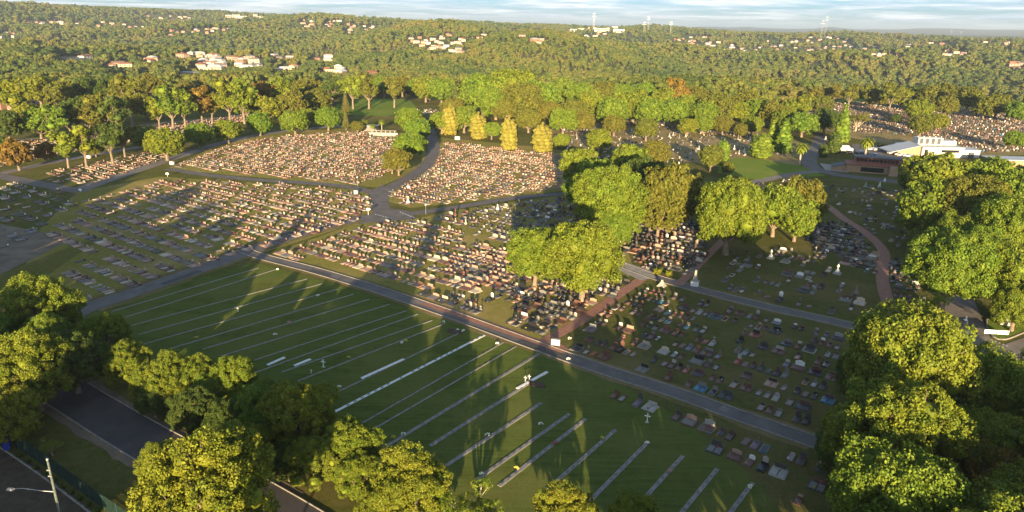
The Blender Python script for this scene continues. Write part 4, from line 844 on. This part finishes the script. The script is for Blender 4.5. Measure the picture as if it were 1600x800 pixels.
MB().box(-2.05, -.08, -.04, .04, .5, 1.25).build('panel', WP, root); MB().box(.08, 2.05, -.04, .04, .5, 1.25).build('panel', WP, root)
for s_ in (-1.9, 0, 1.9): MB().box(s_ - .05, s_ + .05, .045, .12, -.1, 1.3).build('leg', DK, root)
mb = MB()
for k in range(2):
    for s_ in (-1.06, 1.06): mb.box(s_ - .7, s_ + .7, -.05, -.042, .68 + k * .25, .76 + k * .25)
mb.build('lettering', STONE['grey'], root); tag(root, 'white two-panel sign on dark legs on the kerbed island', 'sign')

# ------------------------------------------------------------------ buildings in the cemetery
RB = material('red_brick', (.20, .07, .045), .85, (.30, .12, .08), 1.5, 6); TB = material('tan_brick', (.30, .18, .11), .85, (.38, .25, .16), 1.5, 6)
RT = material('grey_roof', (.055, .06, .065), .7, (.09, .095, .10), 2); GLS = material('dark_glass', (.015, .018, .022), .08, spec=.8); WW = material('white_render', (.46, .43, .39), .8, (.56, .53, .48), 1.0); SLV = material('silver_roof', (.32, .33, .34), .45, (.42, .43, .44), 1.5)
def W2(p): x, y = G(*p); return x, y
x, y = W2((1322, 268)); x2, y2 = W2((1410, 273)); ang = math.atan2(y2 - y, x2 - x) - .12; root = empty('chapel', (x, y, 0), ang)
tag(root, 'low red brick chapel with clerestory windows and flat grey roofs', 'chapel')
MB().box(0, 18, 0, 9, -.1, 2.9).build('wall', TB, root)
MB().box(-.4, 18.4, -.6, 9.4, 2.9, 3.15).build('roof', RB, root)
MB().box(3, 19, 4, 9, 3.151, 5.3).build('upper_wall', RB, root); MB().box(2.6, 19.4, 3.4, 9.4, 5.301, 5.55).build('upper_roof', RT, root)
wm = MB().box(-.55, .55, -.05, .05, 0, 1.1).mesh('window', GLS)
for k in range(11): link('window', wm, root, (4 + k * 1.35, 3.94, 3.75))
MB().box(5, 13, -.05, .04, .5, 2.2).build('porch_opening', GLS, root)
MB().prism([(-5, -.1), (0, -.1), (0, 2.6), (-5, 1.3)], 1, 7).build('side_wing', TB, root); MB().prism([(-5.3, 1.31), (.0, 2.61), (.0, 2.8), (-5.3, 1.5)], .6, 7.4).build('side_roof', RT, root)
MB().box(14.5, 17.5, -3.2, -.001, -.1, 3.4, .85).build('buttress_wall', TB, root); MB().box(18.001, 20, -2, 6, -.1, 4.4).build('red_wall', RB, root)
MB().prism([(20.001, -.1), (33, -.1), (33, 2.4), (20.001, 4.0)], -1, 12).build('hall_wall', TB, root); MB().prism([(20.1, 4.4), (33.5, 2.7), (33.5, 2.42), (20.1, 4.05)], -1.6, 12.5).build('hall_roof', RT, root)
MB().prism([(21, -.1), (31, -.1), (31, 1.6), (21, 3.2)], -4.5, -1.001).build('garden_wall', TB, root)
x, y = W2((1402, 244)); root = empty('crematorium', (x, y, 0), -.05, .68); tag(root, 'white-walled modern hall with a louvred roof tower and dark glazing', 'building')
MB().prism([(0, -.1), (14, -.1), (14, 7.2), (0, 3.6)], 0, 16).build('west_wall', TB, root); MB().prism([(-5, 2.4), (14.0, 7.21), (14.0, 7.6), (-5, 2.8)], -1.5, 17).build('west_roof', SLV, root)
MB().box(14.001, 40, -2, 16, -.1, 6.4).build('wall', WW, root); MB().box(13.8, 40.3, -2.3, 16.3, 6.401, 6.75).build('roof', SLV, root)
MB().box(26, 37, -2.12, -2.002, 3.4, 5.0).build('window', GLS, root); MB().box(15.5, 17.5, -2.12, -2.002, 1.2, 5.0).build('window', GLS, root)
tw = MB().box(14.5, 30, 6, 13, 6.751, 11.4).build('tower', WW, root)
for k in range(4): MB().box(15.4 + k * 3.7, 17.6 + k * 3.7, 5.88, 5.998, 7.4, 11.0).build('louvre', RT, tw)
for k in range(5): MB().box(14.7 + k * 3.7, 15.1 + k * 3.7, 8, 9, 11.401, 12.3).build('vent', WW, tw)
MB().box(30.001, 40, 8, 15.8, 6.751, 9.2).build('rear_block', WW, root); MB().box(40.001, 52, 1, 14, -.1, 4.6).build('east_wall', WW, root); MB().box(39.9, 52.5, .6, 14.4, 4.601, 4.85).build('east_roof', SLV, root); MB().box(45, 48, .0, .99, .2, 3.2).build('door', RT, root)
x, y = W2((1552, 262)); root = empty('office_block', (x, y, 0), -.1); tag(root, 'low building with a long pale metal roof beside the grove', 'building'); MB().box(0, 20, 0, 8, -.1, 3.2).build('wall', TB, root); MB().box(-1, 21, -1, 9, 3.201, 3.5).build('roof', SLV, root)
for k in range(4): link('window', wm, root, (3 + k * 4.5, -.06, 1.2))
x, y = W2((1150, 212)); root = empty('pavilion', (x, y, 0), .1); tag(root, 'small open pavilion with a tiled hip roof among the old graves', 'pavilion')
for a in (-2, 2):
    for b in (-2, 2): MB().box(a - .12, a + .12, b - .12, b + .12, -.1, 2.6).build('post', WW, root)
MB().box(-2.8, 2.8, -2.8, 2.8, 2.601, 4.3, .12).build('roof', material('tile_pinkish', (.26, .15, .11), .8, (.36, .23, .17), 3), root)
x, y = W2((582, 212)); root = empty('memorial_wall', (x, y, 0), -.08, .72); tag(root, 'low white memorial garden wall with openings beyond the dense plot', 'wall')
MB().box(0, 16, 0, .5, -.1, .9).build('wall', STONE['pale_grey'], root); MB().box(-4, 16, 6, 6.5, -.1, 1.3).build('rear_wall', STONE['pale_grey'], root)
for k in range(6): MB().box(-3 + k * 3.2, -2.6 + k * 3.2, 9, 9.5, -.1, 2.2).build('column', STONE['pale_grey'], root)
MB().box(-4, 14.5, 8.6, 10, 2.201, 2.4).build('beam', STONE['pale_grey'], root)
x, y = W2((567, 205)); root = empty('columbarium', (x, y, 0), -.1); tag(root, 'pale blue-grey columbarium block beside the memorial wall', 'columbarium'); MB().box(0, 7, 0, 5, -.1, 2.6).build('wall', STONE['grey'], root); MB().box(-.3, 7.3, -.3, 5.3, 2.601, 2.8).build('roof', SLV, root)
# cars
TYRE = material('tyre', (.015, .015, .015), .9); RIM = material('rim', (.35, .35, .36), .35, metal=.8)
LAMP = material('lamp_lens', (.6, .6, .58), .1, spec=.7); TAIL = material('tail_lens', (.4, .02, .02), .2)
def paint(n, c): return material('paint_' + n, c, .25, spec=.6)
def car_parts(paintm, root, van=False):
    Ht = 2.3 if van else 1.45; Wd, Ln = 1.8, 4.5
    pr = [(-2.2, .35), (2.2, .35), (2.25, .65), (2.15, .85), (1.2, .98), (.55, 1.4 if not van else 2.2), (-1.3 if not van else -2.1, 1.43 if not van else 2.25), (-2.0 if not van else -2.22, .98), (-2.25, .9)]
    MB().prism(pr, -.88, .88).build('body', paintm, root)
    MB().prism([(1.12, 1.0), (1.16, 1.0), (.58, 1.37), (.53, 1.37)], -.75, .75).build('windscreen', GLS, root)
    for s_ in (-1, 1):
        MB().prism([(-1.5, 1.0), (.95, 1.0), (.45, 1.34), (-1.15, 1.34)], s_ * .885 - .004, s_ * .885 + .004).build('side_window', GLS, root)
        MB().box(2.2, 2.27, s_ * .62 - .16, s_ * .62 + .16, .62, .78).build('headlight', LAMP, root); MB().box(-2.27, -2.2, s_ * .65 - .14, s_ * .65 + .14, .65, .82).build('tail_light', TAIL, root)
        for xx in (-1.4, 1.4):
            wo = MB().tube([(xx, s_ * .7, .33), (xx, s_ * .92, .33)], .33, 14).build('wheel', TYRE, root); MB().tube([(xx, s_ * .921, .33), (xx, s_ * .935, .33)], .2, 10).build('rim', RIM, wo)
CARS = [((1405, 228), 'white', (.7, .7, .7), .0, 'white car parked on the upper edge of the chapel car park'), ((1362, 235), 'white', (.7, .7, .7), .1, 'white car beside the chapel palm'), ((1371, 236), 'silver', (.4, .4, .42), .1, 'silver car right of the white one by the palm'),
 ((1394, 241), 'white', (.7, .7, .7), .2, 'white car in the gap between palm and row of parked cars'), ((1407, 244), 'silver', (.4, .4, .42), -.6, 'silver car heading the parked row before the white hall'), ((1414, 245), 'white', (.7, .7, .7), -.6, 'white car second in the parked row before the white hall'),
 ((1420, 246), 'pale blue', (.35, .45, .55), -.6, 'pale blue car third in the parked row before the white hall'), ((1369, 245), 'dark blue', (.03, .05, .12), .05, 'dark blue car parked directly behind the chapel roof'), ((1327, 240), 'dark grey', (.05, .05, .06), .0, 'dark grey car beside the white truck'), ((1346, 241), 'dark blue', (.03, .05, .12), .0, 'dark blue car between white truck and palm'), ((1566, 505), 'silver', (.4, .4, .42), 1.2, 'silver car under the trees beyond the kerbed island'), ((668, 157), 'grey', (.2, .2, .22), .3, 'grey car on the lane beyond the bend')]
for p, n, c, rz, lab in CARS:
    x, y = G(*p); root = empty('parked_car', (x, y, .08), rz); tag(root, lab, 'car', 'cars parked in the cemetery'); car_parts(paint(n.replace(' ', '_'), c), root)
x, y = G(1316, 239); root = empty('box_truck', (x, y, .08), -.1); tag(root, 'truck with a white box body parked behind the chapel', 'truck')
MB().box(-2.6, 2.6, -1.15, 1.15, .9, 3.3).build('box_body', WP, root); MB().prism([(2.65, .5), (4.3, .5), (4.3, 1.5), (3.9, 2.4), (2.65, 2.4)], -1.05, 1.05).build('cab', paint('white', (.7, .7, .7)), root); MB().prism([(4.31, 1.5), (4.33, 1.5), (3.95, 2.3), (3.92, 2.3)], -.9, .9).build('windscreen', GLS, root)
for s_ in (-1, 1):
    for xx in (-1.7, 3.4): MB().tube([(xx, s_ * .85, .45), (xx, s_ * 1.12, .45)], .45, 14).build('wheel', TYRE, root)

# ------------------------------------------------------------------ lower left: fence, pole, bin
FG = material('fence_mesh_green', (.006, .02, .016), .9, (.010, .032, .025), 3); FGP = material('fence_post_green', (.02, .07, .05), .5)
P = smooth_line([G(-60, 640), G(0, 682), G(60, 722), G(120, 765), G(185, 812), G(240, 850)], 2.5)
root = empty('mesh_fence', (P[0][0], P[0][1], 0)); tag(root, 'tall green mesh fence running along the bottom left verge', 'fence')
mb = MB(); 
for i in range(len(P) - 1):
    a, b = P[i] - P[0], P[i + 1] - P[0]; d = b - a; Ln = float(np.hypot(*d)); d = d / Ln; nn = np.array([-d[1], d[0]]) * .012
    for k in range(int(Ln / .13)):        # upright wires
        q = a + d * (k * .13); mb.add([(*(q - nn), .05), (*(q - nn + d * .05), .05), (*(q - nn + d * .05), 2.0), (*(q - nn), 2.0), (*(q + nn), .05), (*(q + nn + d * .05), .05), (*(q + nn + d * .05), 2.0), (*(q + nn), 2.0)], [(0, 1, 2, 3), (7, 6, 5, 4), (0, 3, 7, 4), (1, 5, 6, 2)])
    for z in np.arange(.1, 2.01, .19): mb.add([(*(a - nn * 1.3), z), (*(b - nn * 1.3), z), (*(b - nn * 1.3), z + .06), (*(a - nn * 1.3), z + .06), (*(a + nn * 1.3), z), (*(b + nn * 1.3), z), (*(b + nn * 1.3), z + .06), (*(a + nn * 1.3), z + .06)], [(0, 1, 2, 3), (7, 6, 5, 4), (3, 2, 6, 7)])
mb.build('mesh_panel', FG, root)
for q in P: MB().tube([(q[0] - P[0][0], q[1] - P[0][1], -.1), (q[0] - P[0][0], q[1] - P[0][1], 2.15)], .05, 6).build('post', FGP, root)
x, y = G(12, 702); root = empty('wheelie_bin', (x, y, 0), .5, 1.3); tag(root, 'blue lidded bin beside the green mesh fence', 'bin')
BL = material('blue_plastic', (.01, .03, .25), .4, spec=.5); MB().box(-.26, .26, -.32, .32, .1, 1.0, 1.12).build('body', BL, root); MB().box(-.33, .33, -.4, .38, 1.001, 1.07, .9).build('lid', BL, root); MB().tube([(-.25, .32, .1), (.25, .32, .1)], .1, 10).build('wheel', TYRE, root)
for k in range(10):
    q = (30 + k * 13.5, 714 + k * 9.6); x, y = G(*q); g = np.random.default_rng(k); root = plant('shrub', x, y, .32, 'dark', 'low_shrub', f'small dark shrub, {ordn(k)} along the foot of the mesh fence', 'shrub', 'low shrubs along the mesh fence')
ribbon('kerb', smooth_line([G(-40, 672), G(20, 712), G(70, 747), G(140, 800), G(200, 850)], 2), .3, CONC, .1, 0, .2)
x, y = G(74, 718, 10.5); root = empty('utility_pole', (x, y, 0)); tag(root, 'tall grey-green pole with a long lamp arm at bottom left', 'street lamp')
MB().tube([(0, 0, -.2), (0, 0, 5), (0, 0, 10.5)], [.17, .14, .10], 12).build('pole', material('treated_timber', (.07, .09, .08), .8, (.12, .145, .125), 2.5, 5), root); MB().tube([(0, 0, 10.501), (0, 0, 10.62)], [.14, .1], 10).build('cap', GM, root)
arm = MB().tube([(0, 0, 6.7), (-1.2, -.1, 6.85), (-3.0, -.2, 7.2), (-3.9, -.25, 7.15)], [.05, .045, .04, .04], 8).build('lamp_arm', GM, root); MB().box(-4.65, -3.85, -.4, -.1, 7.02, 7.22, .7).build('lamp_head', STONE['pale_grey'], arm); MB().box(-4.5, -4.0, -.36, -.14, 6.96, 7.018).build('lens', LAMP, arm)
MB().tube([(.1, 0, 5.6), (1.9, -3.2, -.1)], .02, 5).build('stay_wire', GM, root)
for z in (9.3, 8.6): MB().box(-.18, .18, -.2, -.1, z, z + .12).build('bracket', GM, root)

# ------------------------------------------------------------------ houses
ROOF = {'red-tiled': material('roof_red', (.22, .075, .04), .8, (.32, .13, .08), 1.0), 'orange-tiled': material('roof_orange', (.34, .15, .07), .8, (.42, .21, .12), 1.0), 'grey': material('roof_slate', (.12, .12, .125), .7, (.19, .19, .195), 1.0), 'white metal': material('roof_white', (.46, .46, .45), .5, (.56, .55, .54), .6), 'brown-tiled': material('roof_brown', (.14, .085, .06), .8, (.2, .13, .09), 1.0), 'pale metal': material('roof_pale', (.40, .41, .43), .5, (.5, .5, .51), .6)}
WALL = {'white': material('wall_white', (.48, .45, .40), .85, (.56, .52, .46), .7), 'cream': material('wall_cream', (.36, .30, .22), .85, (.44, .37, .28), .7), 'brick': material('wall_brick', (.26, .13, .08), .85, (.33, .18, .12), 1.2), 'pink-brown': material('wall_pinkbrown', (.30, .20, .15), .85, (.37, .26, .20), .8)}
HM = {}
def hip(w_, d_, z, h_, e): 
    a, b = w_ / 2 + e, d_ / 2 + e; r = max(0.3, a - b * .95)
    return MB().add([(-a, -b, z), (a, -b, z), (a, b, z), (-a, b, z), (-r, 0, z + h_), (r, 0, z + h_)], [(3, 2, 1, 0), (0, 1, 5, 4), (1, 2, 5), (2, 3, 4, 5), (3, 0, 4)])
def gable(w_, d_, z, h_, e):
    a, b = w_ / 2 + e, d_ / 2 + e; return MB().add([(-a, -b, z), (a, -b, z), (a, b, z), (-a, b, z), (-a, 0, z + h_), (a, 0, z + h_)], [(3, 2, 1, 0), (0, 1, 5, 4), (1, 2, 5), (2, 3, 4, 5), (3, 0, 4)])
def flat(w_, d_, z, h_, e): a, b = w_ / 2 + e, d_ / 2 + e; return MB().box(-a, a, -b, b, z, z + .4)
HV = [(14, 9, 3.0, 2.2, hip), (12, 9, 5.6, 2.2, hip), (16, 10, 3.2, 2.4, gable), (18, 11, 5.8, 2.0, hip), (22, 12, 4.0, .4, flat), (11, 8, 3.0, 2.4, gable)]
HOUSES = []
def house(p, var, roof, wall, rz, lab, group, near):
    h3 = hit(*p)
    if h3 is None: return
    w_, d_, hh, rh, fn = HV[var]; root = empty('house', tuple(h3), rz, .95 if near else .7); tag(root, lab, 'house', group)
    def cached(key, mk):
        if key not in HM: HM[key] = mk()
        return HM[key]
    link('wall', cached(('w', var, wall), lambda: MB().box(-w_ / 2, w_ / 2, -d_ / 2, d_ / 2, -6, hh).mesh('wall', WALL[wall])), root)
    link('roof', cached(('r', var, roof), lambda: fn(w_, d_, hh + .001, rh, .6).mesh('roof', ROOF[roof])), root)
    if near:
        for k in range(3):
            for fl in range(1 if hh < 5 else 2): link('window', cached('win', lambda: MB().box(-.9, .9, -.05, .05, 0, 1.2).mesh('window', GLS)), root, (-w_ * .32 + k * w_ * .32, -d_ / 2 - .052, .9 + fl * 2.7))
    HOUSES.append((h3[0], h3[1], h3[2], w_, hh + rh * .5))
CL = [(15, 172, 3, 16, 6, 'behind the left-edge trees'), (88, 158, 3, 26, 4, 'behind the dark trees at left'), (165, 144, 2, 10, 3, 'with pale roofs near the left wood'), (200, 158, 2, 10, 3, 'between the tall left trees'), (185, 104, 3, 14, 4, 'in the left middle woods'), (234, 95, 3, 12, 3, 'beside the big red roof'), (122, 92, 3, 16, 3, 'on the left woodland slope'),
 (315, 108, 14, 34, 10, 'in the near suburb, left half'), (365, 96, 18, 40, 12, 'in the near suburb, right half'), (305, 88, 7, 22, 3, 'along the upper edge of the near suburb'), (440, 90, 3, 14, 4, 'on the wooded slope right of the suburb'), (455, 108, 4, 16, 4, 'below the wooded slope'), (505, 93, 4, 16, 3, 'in the trees above the round lawn'), (525, 112, 6, 24, 3, 'in the row above the round lawn'), (582, 116, 1, 4, 1, 'at the edge of the central bush'),
 (85, 35, 12, 44, 4, 'on the far left ridge'), (12, 56, 5, 14, 5, 'at the left edge hillside'), (190, 38, 12, 44, 8, 'on the second left ridge'), (262, 30, 12, 36, 4, 'just under the left skyline'), (335, 40, 16, 50, 10, 'on the slope below the white blocks'), (300, 52, 6, 34, 4, 'in the fold below the left ridge'),
 (500, 38, 12, 30, 5, 'on the ridge right of the white blocks'), (565, 45, 10, 30, 6, 'on the middle ridge'), (650, 66, 7, 22, 6, 'at the left of the central hillside'), (690, 76, 15, 38, 8, 'low on the central hillside'), (720, 62, 14, 44, 7, 'high on the central hillside'), (790, 54, 6, 26, 4, 'above the central bush hill'), (835, 66, 3, 10, 3, 'on the bush hill'),
 (915, 54, 9, 34, 5, 'below the white complex'), (840, 50, 5, 24, 3, 'left of the white complex'), (1085, 62, 9, 30, 4, 'on the right ridge top'), (1105, 72, 14, 44, 7, 'on the near face of the right ridge'), (1150, 80, 10, 40, 4, 'at the foot of the right ridge'), (1225, 72, 15, 44, 9, 'in the middle of the right suburb'), (1265, 84, 7, 30, 4, 'along the lower edge of the right suburb'),
 (1330, 74, 12, 44, 8, 'in the eastern suburb'), (1385, 84, 8, 30, 5, 'under the eastern suburb'), (1450, 70, 9, 40, 5, 'on the far right rise'), (1500, 84, 7, 34, 4, 'in the far right woods'), (1585, 106, 5, 12, 9, 'at the right edge hillside'), (1550, 68, 5, 24, 4, 'on the right skyline slope'), (1300, 60, 6, 34, 3, 'under the right skyline')]
rn = list(ROOF); wn = list(WALL)
for (cx_, cy_, n, sx_, sy_, ph) in CL:
    pts = sorted([(cx_ + rng.uniform(-1, 1) * sx_, cy_ + rng.uniform(-1, 1) * sy_) for _ in range(n)])
    far_ = cy_ < 75
    for k, p in enumerate(pts):
        r = rn[int(rng.choice(6, p=[.24, .24, .18, .07, .17, .10]))] if cx_ > 620 or far_ else rn[int(rng.choice(6, p=[.16, .12, .18, .24, .10, .20]))]
        wl = wn[int(rng.choice(4, p=[.22, .34, .16, .28]))]; var = int(rng.integers(6))
        near = cy_ > 85
        lab = f'{r} roofed {wl} house {ph}' if n == 1 else f'{r} roofed {wl} house, {ordn(k)} from left {ph}'
        house(p, var, r, wl, rng.normal() * .35 + (1.57 if rng.random() < .25 else 0), lab, 'houses of the surrounding suburbs', near)
# pale institutional blocks on the ridges
def block(p, w_, d_, h_, lab):
    h3 = hit(*p)
    if h3 is None: return
    root = empty('apartment_block', tuple(h3), rng.normal() * .1); tag(root, lab, 'building', 'pale blocks on the ridges')
    MB().box(-w_ / 2, w_ / 2, -d_ / 2, d_ / 2, -15, h_).build('wall', WALL['white' if rng.random() < .5 else 'cream'], root); MB().box(-w_ / 2 - .5, w_ / 2 + .5, -d_ / 2 - .5, d_ / 2 + .5, h_ + .001, h_ + 1).build('roof', SLV, root)
    for k in range(int(h_ // 6)): MB().box(-w_ * .45, w_ * .45, -d_ / 2 - .25, -d_ / 2 - .01, 3 + k * 6, 5.4 + k * 6).build('window', GLS, root)
    HOUSES.append((h3[0], h3[1], h3[2] + h_ * .35, w_ * .7, 0))
for i, (p, w_, h_) in enumerate([((358, 28), 34, 16), ((370, 28.5), 46, 20), ((382, 29), 36, 14), ((400, 28), 24, 20), ((408, 30), 30, 14)]): block(p, w_ * .7, 14, h_ * .6, f'{ordn(i)} white block from the left in the cluster under the left skyline')
for i, (p, w_, h_) in enumerate([((898, 49), 50, 14), ((912, 48.5), 60, 16), ((925, 48), 40, 22), ((940, 48.5), 60, 14), ((952, 48), 40, 20), ((960, 49), 30, 34), ((966, 51), 46, 18), ((974, 51), 30, 12)]): block(p, w_ * .75, 16, h_ * .5, f'{ordn(i)} white block from the left in the long hilltop complex')
for i, (p, h_) in enumerate([((1012, 52), 62), ((1006, 56), 40), ((1047, 58), 50), ((1282, 62), 60), ((1288, 60), 70), ((927, 52), 60), ((1484, 62), 50), ((1500, 60), 40)]):
    h3 = hit(*p)
    if h3 is None: continue
    root = empty('radio_mast', tuple(h3)); tag(root, f'slim pale mast on the right ridges, {ordn(i)} of the masts', 'mast', 'masts on the ridges')
    mb = MB(); 
    for a in (-1, 1):
        for b in (-1, 1): mb.tube([(a * 2.4, b * 2.4, -5), (a * .5, b * .5, h_)], [.18, .1], 4)
    mb.build('lattice', GM, root); MB().box(-6, 6, -.4, .4, h_ * .8, h_ * .8 + .8).build('cross_arm', GM, root); MB().box(-4.5, 4.5, -.4, .4, h_ * .93, h_ * .93 + .8).build('cross_arm', GM, root)

# ------------------------------------------------------------------ far woodland (one mass)
FM = bpy.data.materials.new('woodland_leaves'); FM.use_nodes = True; t = FM.node_tree; b = t.nodes['Principled BSDF']; b.inputs['Roughness'].default_value = .8; b.inputs['Specular IOR Level'].default_value = .1
oi = N(t, 'ShaderNodeObjectInfo'); nn = N(t, 'ShaderNodeTexNoise', inp={'Scale': .006, 'Detail': 3}); L(t, oi.outputs['Location'], nn.inputs['Vector'])
ad = N(t, 'ShaderNodeMath', operation='ADD'); L(t, nn.outputs['Fac'], ad.inputs[0]); mm = N(t, 'ShaderNodeMapRange', inp={'To Min': -.17, 'To Max': .17}); L(t, oi.outputs['Random'], mm.inputs[0]); L(t, mm.outputs[0], ad.inputs[1])
cr = N(t, 'ShaderNodeValToRGB'); L(t, ad.outputs[0], cr.inputs[0]); el = cr.color_ramp.elements
el[0].position = .2; el[0].color = (.036, .058, .016, 1); el[1].position = .8; el[1].color = (.125, .108, .028, 1)
for ps, c in ((.36, (.056, .080, .016)), (.5, (.084, .102, .020)), (.64, (.108, .112, .022))): q = el.new(ps); q.color = (*c, 1)
gg = N(t, 'ShaderNodeNewGeometry'); q = N(t, 'ShaderNodeMapRange', inp={'To Min': .78, 'To Max': 1.22}); L(t, gg.outputs['Random Per Island'], q.inputs[0]); hs = N(t, 'ShaderNodeHueSaturation'); L(t, q.outputs[0], hs.inputs['Value']); L(t, cr.outputs[0], hs.inputs['Color']); L(t, hs.outputs[0], b.inputs['Base Color'])
tcol = bpy.data.collections.new('woodland_models')
for s in range(8):
    g = np.random.default_rng(700 + s); low = s >= 4
    nl = 9 if not low else 6
    lb = [(g.uniform(-3.0, 3.0), g.uniform(-3.0, 3.0), 7.5 + g.uniform(-3.2, 3.2), g.uniform(1.9, 3.2), g.uniform(1.6, 2.6)) for i in range(nl)]
    V, Fq = crown_data(lb, 9 if not low else 5, 7 if not low else 4, .62 if not low else 1.0, g, core=.85, jit=.8, clump_r=.4)
    mb = MB(); mb.tube([(0, 0, -3), (0, 0, 7)], [.3, .18], 5); n0 = len(V); V = np.concatenate([V, np.array(mb.v)]); ex = [f if len(f) == 4 else None for f in mb.f]; ex = np.array([f for f in ex if f]) + n0
    me = build_quadtri('woodland_tree', V, np.concatenate([Fq, ex]), [FM, BARKP]); 
    nq = int((Fq[:, 2] != Fq[:, 3]).sum()); mi = np.zeros(len(me.polygons), np.int32); mi[nq:nq + len(ex)] = 1; me.polygons.foreach_set('material_index', mi)
    o = bpy.data.objects.new(f'woodland_model_{s}', me); tcol.objects.link(o)
pts = []
g = np.random.default_rng(77); r = 430.0
while r < 4700:
    sp = np.interp(r, [430, 900, 1500, 2500, 4700], [8.0, 8.6, 12.5, 20, 30]); n = int(math.radians(86) * r / sp)
    a = np.radians(-43) + (np.arange(n) + g.uniform(0, 1, n)) * math.radians(86) / n; rr = r + g.uniform(-.5, .5, n) * sp
    pts.append(np.c_[rr * np.sin(a), rr * np.cos(a), np.full(n, sp)]); r += sp * .9
pts = np.concatenate(pts); Z = terrain(pts[:, 0], pts[:, 1]); fx, fy, fd = PX(pts[:, 0], pts[:, 1], Z)
yb = np.interp(fx, [-200, 0, 200, 380, 520, 560, 660, 700, 900, 1100, 1230, 1290, 1420, 1500, 1600, 1800], [178, 178, 152, 142, 139, 146, 150, 152, 156, 166, 166, 149, 149, 150, 162, 162])
keep = (fy < yb) & (g.random(len(pts)) > .03)
dens = fbm(pts[:, 0] / 90, pts[:, 1] / 90, 21); keep &= ~((dens < .33) & (fx < 620) & (fy > 80) & (g.random(len(pts)) < .7))
pts = pts[keep]; Z = Z[keep]; fx = fx[keep]; fy = fy[keep]; fd = fd[keep]
big = np.clip(fbm(pts[:, 0] / 60, pts[:, 1] / 60, 41) * 2.2 - .15, .6, 1.6); sc = pts[:, 2] / 9.5 * g.uniform(.55, 1.3, len(pts)) * np.interp(pts[:, 2], [8, 30], [1.2, .6]) * big; zsc = np.minimum(1, 15.0 / (12 * np.maximum(sc, .1)))
bush = np.exp(-((pts[:, 0] - 40) / 230.) ** 2 - ((pts[:, 1] - 1150) / 230.) ** 2); sc *= 1 - .45 * bush
hgt = 12 * sc * zsc
for (hx, hy, hz, hw, hh) in HOUSES:
    px_, py_, dd_ = PX(hx, hy, hz + hh * .1); halfw = (hw / 2 + 1) * F / dd_
    near_ = np.hypot(pts[:, 0] - hx, pts[:, 1] - hy) < hw * .62 + 4 * sc
    mlos = (np.abs(fx - px_) < halfw + 5 * F / fd * sc * .8) & (fd < dd_) & (fd > dd_ - 330) & (fy - hgt * F / fd * cP < py_ + 0)
    room = np.maximum((fy - py_) * fd / F / cP, .8); sc = np.where(mlos & (g.random(len(sc)) < 1.0), np.minimum(sc, room / 13), sc); sc = np.where(near_, 0.12, sc)
me = bpy.data.meshes.new('woodland'); me.vertices.add(len(pts)); me.vertices.foreach_set('co', np.c_[pts[:, :2], Z - .3].astype(np.float32).ravel())
for nm, dt, arr in (('scl', 'FLOAT', sc), ('zsc', 'FLOAT', sc * zsc), ('rot', 'FLOAT', g.uniform(0, 6.28, len(pts))), ('idx', 'INT', np.where(fd < 1250, g.integers(0, 4, len(pts)), g.integers(4, 8, len(pts))))):
    at = me.attributes.new(nm, dt, 'POINT'); at.data.foreach_set('value', np.asarray(arr, np.float32 if dt == 'FLOAT' else np.int32))
print('woodland', len(pts), 'houses', len(HOUSES))
wo = link('woodland', me); tag(wo, 'dense olive green woodland covering the valleys and ridges beyond the cemetery', 'woodland', None, 'stuff')
ng = bpy.data.node_groups.new('woodland', 'GeometryNodeTree'); ng.interface.new_socket('Geometry', in_out='INPUT', socket_type='NodeSocketGeometry'); ng.interface.new_socket('Geometry', in_out='OUTPUT', socket_type='NodeSocketGeometry')
gi = ng.nodes.new('NodeGroupInput'); go = ng.nodes.new('NodeGroupOutput'); ci = ng.nodes.new('GeometryNodeCollectionInfo'); ci.inputs['Collection'].default_value = tcol; ci.inputs['Separate Children'].default_value = True; ci.inputs['Reset Children'].default_value = True
ip = ng.nodes.new('GeometryNodeInstanceOnPoints'); ip.inputs['Pick Instance'].default_value = True
def na(nm, dt): q = ng.nodes.new('GeometryNodeInputNamedAttribute'); q.data_type = dt; q.inputs['Name'].default_value = nm; return q.outputs['Attribute']
cb = ng.nodes.new('ShaderNodeCombineXYZ'); ng.links.new(na('rot', 'FLOAT'), cb.inputs[2]); cs = ng.nodes.new('ShaderNodeCombineXYZ'); sa = na('scl', 'FLOAT')
za = na('zsc', 'FLOAT')
for i in range(3): ng.links.new(sa if i < 2 else za, cs.inputs[i])
ng.links.new(gi.outputs[0], ip.inputs['Points']); ng.links.new(ci.outputs[0], ip.inputs['Instance']); ng.links.new(na('idx', 'INT'), ip.inputs['Instance Index']); ng.links.new(cb.outputs[0], ip.inputs['Rotation']); ng.links.new(cs.outputs[0], ip.inputs['Scale']); ng.links.new(ip.outputs[0], go.inputs[0])
md = wo.modifiers.new('scatter', 'NODES'); md.node_group = ng

# ------------------------------------------------------------------ air
me = bpy.data.meshes.new('haze'); mb = MB().box(-17000, 17000, -17000, 17000, -75, 210); me.from_pydata(mb.v, [], mb.f)
hm = bpy.data.materials.new('haze'); hm.use_nodes = True; t = hm.node_tree; t.nodes.clear(); pv = N(t, 'ShaderNodeVolumePrincipled', inp={'Color': (.72, .84, 1.0, 1), 'Density': 0.00008, 'Anisotropy': .2}); oo = N(t, 'ShaderNodeOutputMaterial'); L(t, pv.outputs[0], oo.inputs['Volume'])
me.materials.append(hm); tag(link('haze', me), kind='stuff')
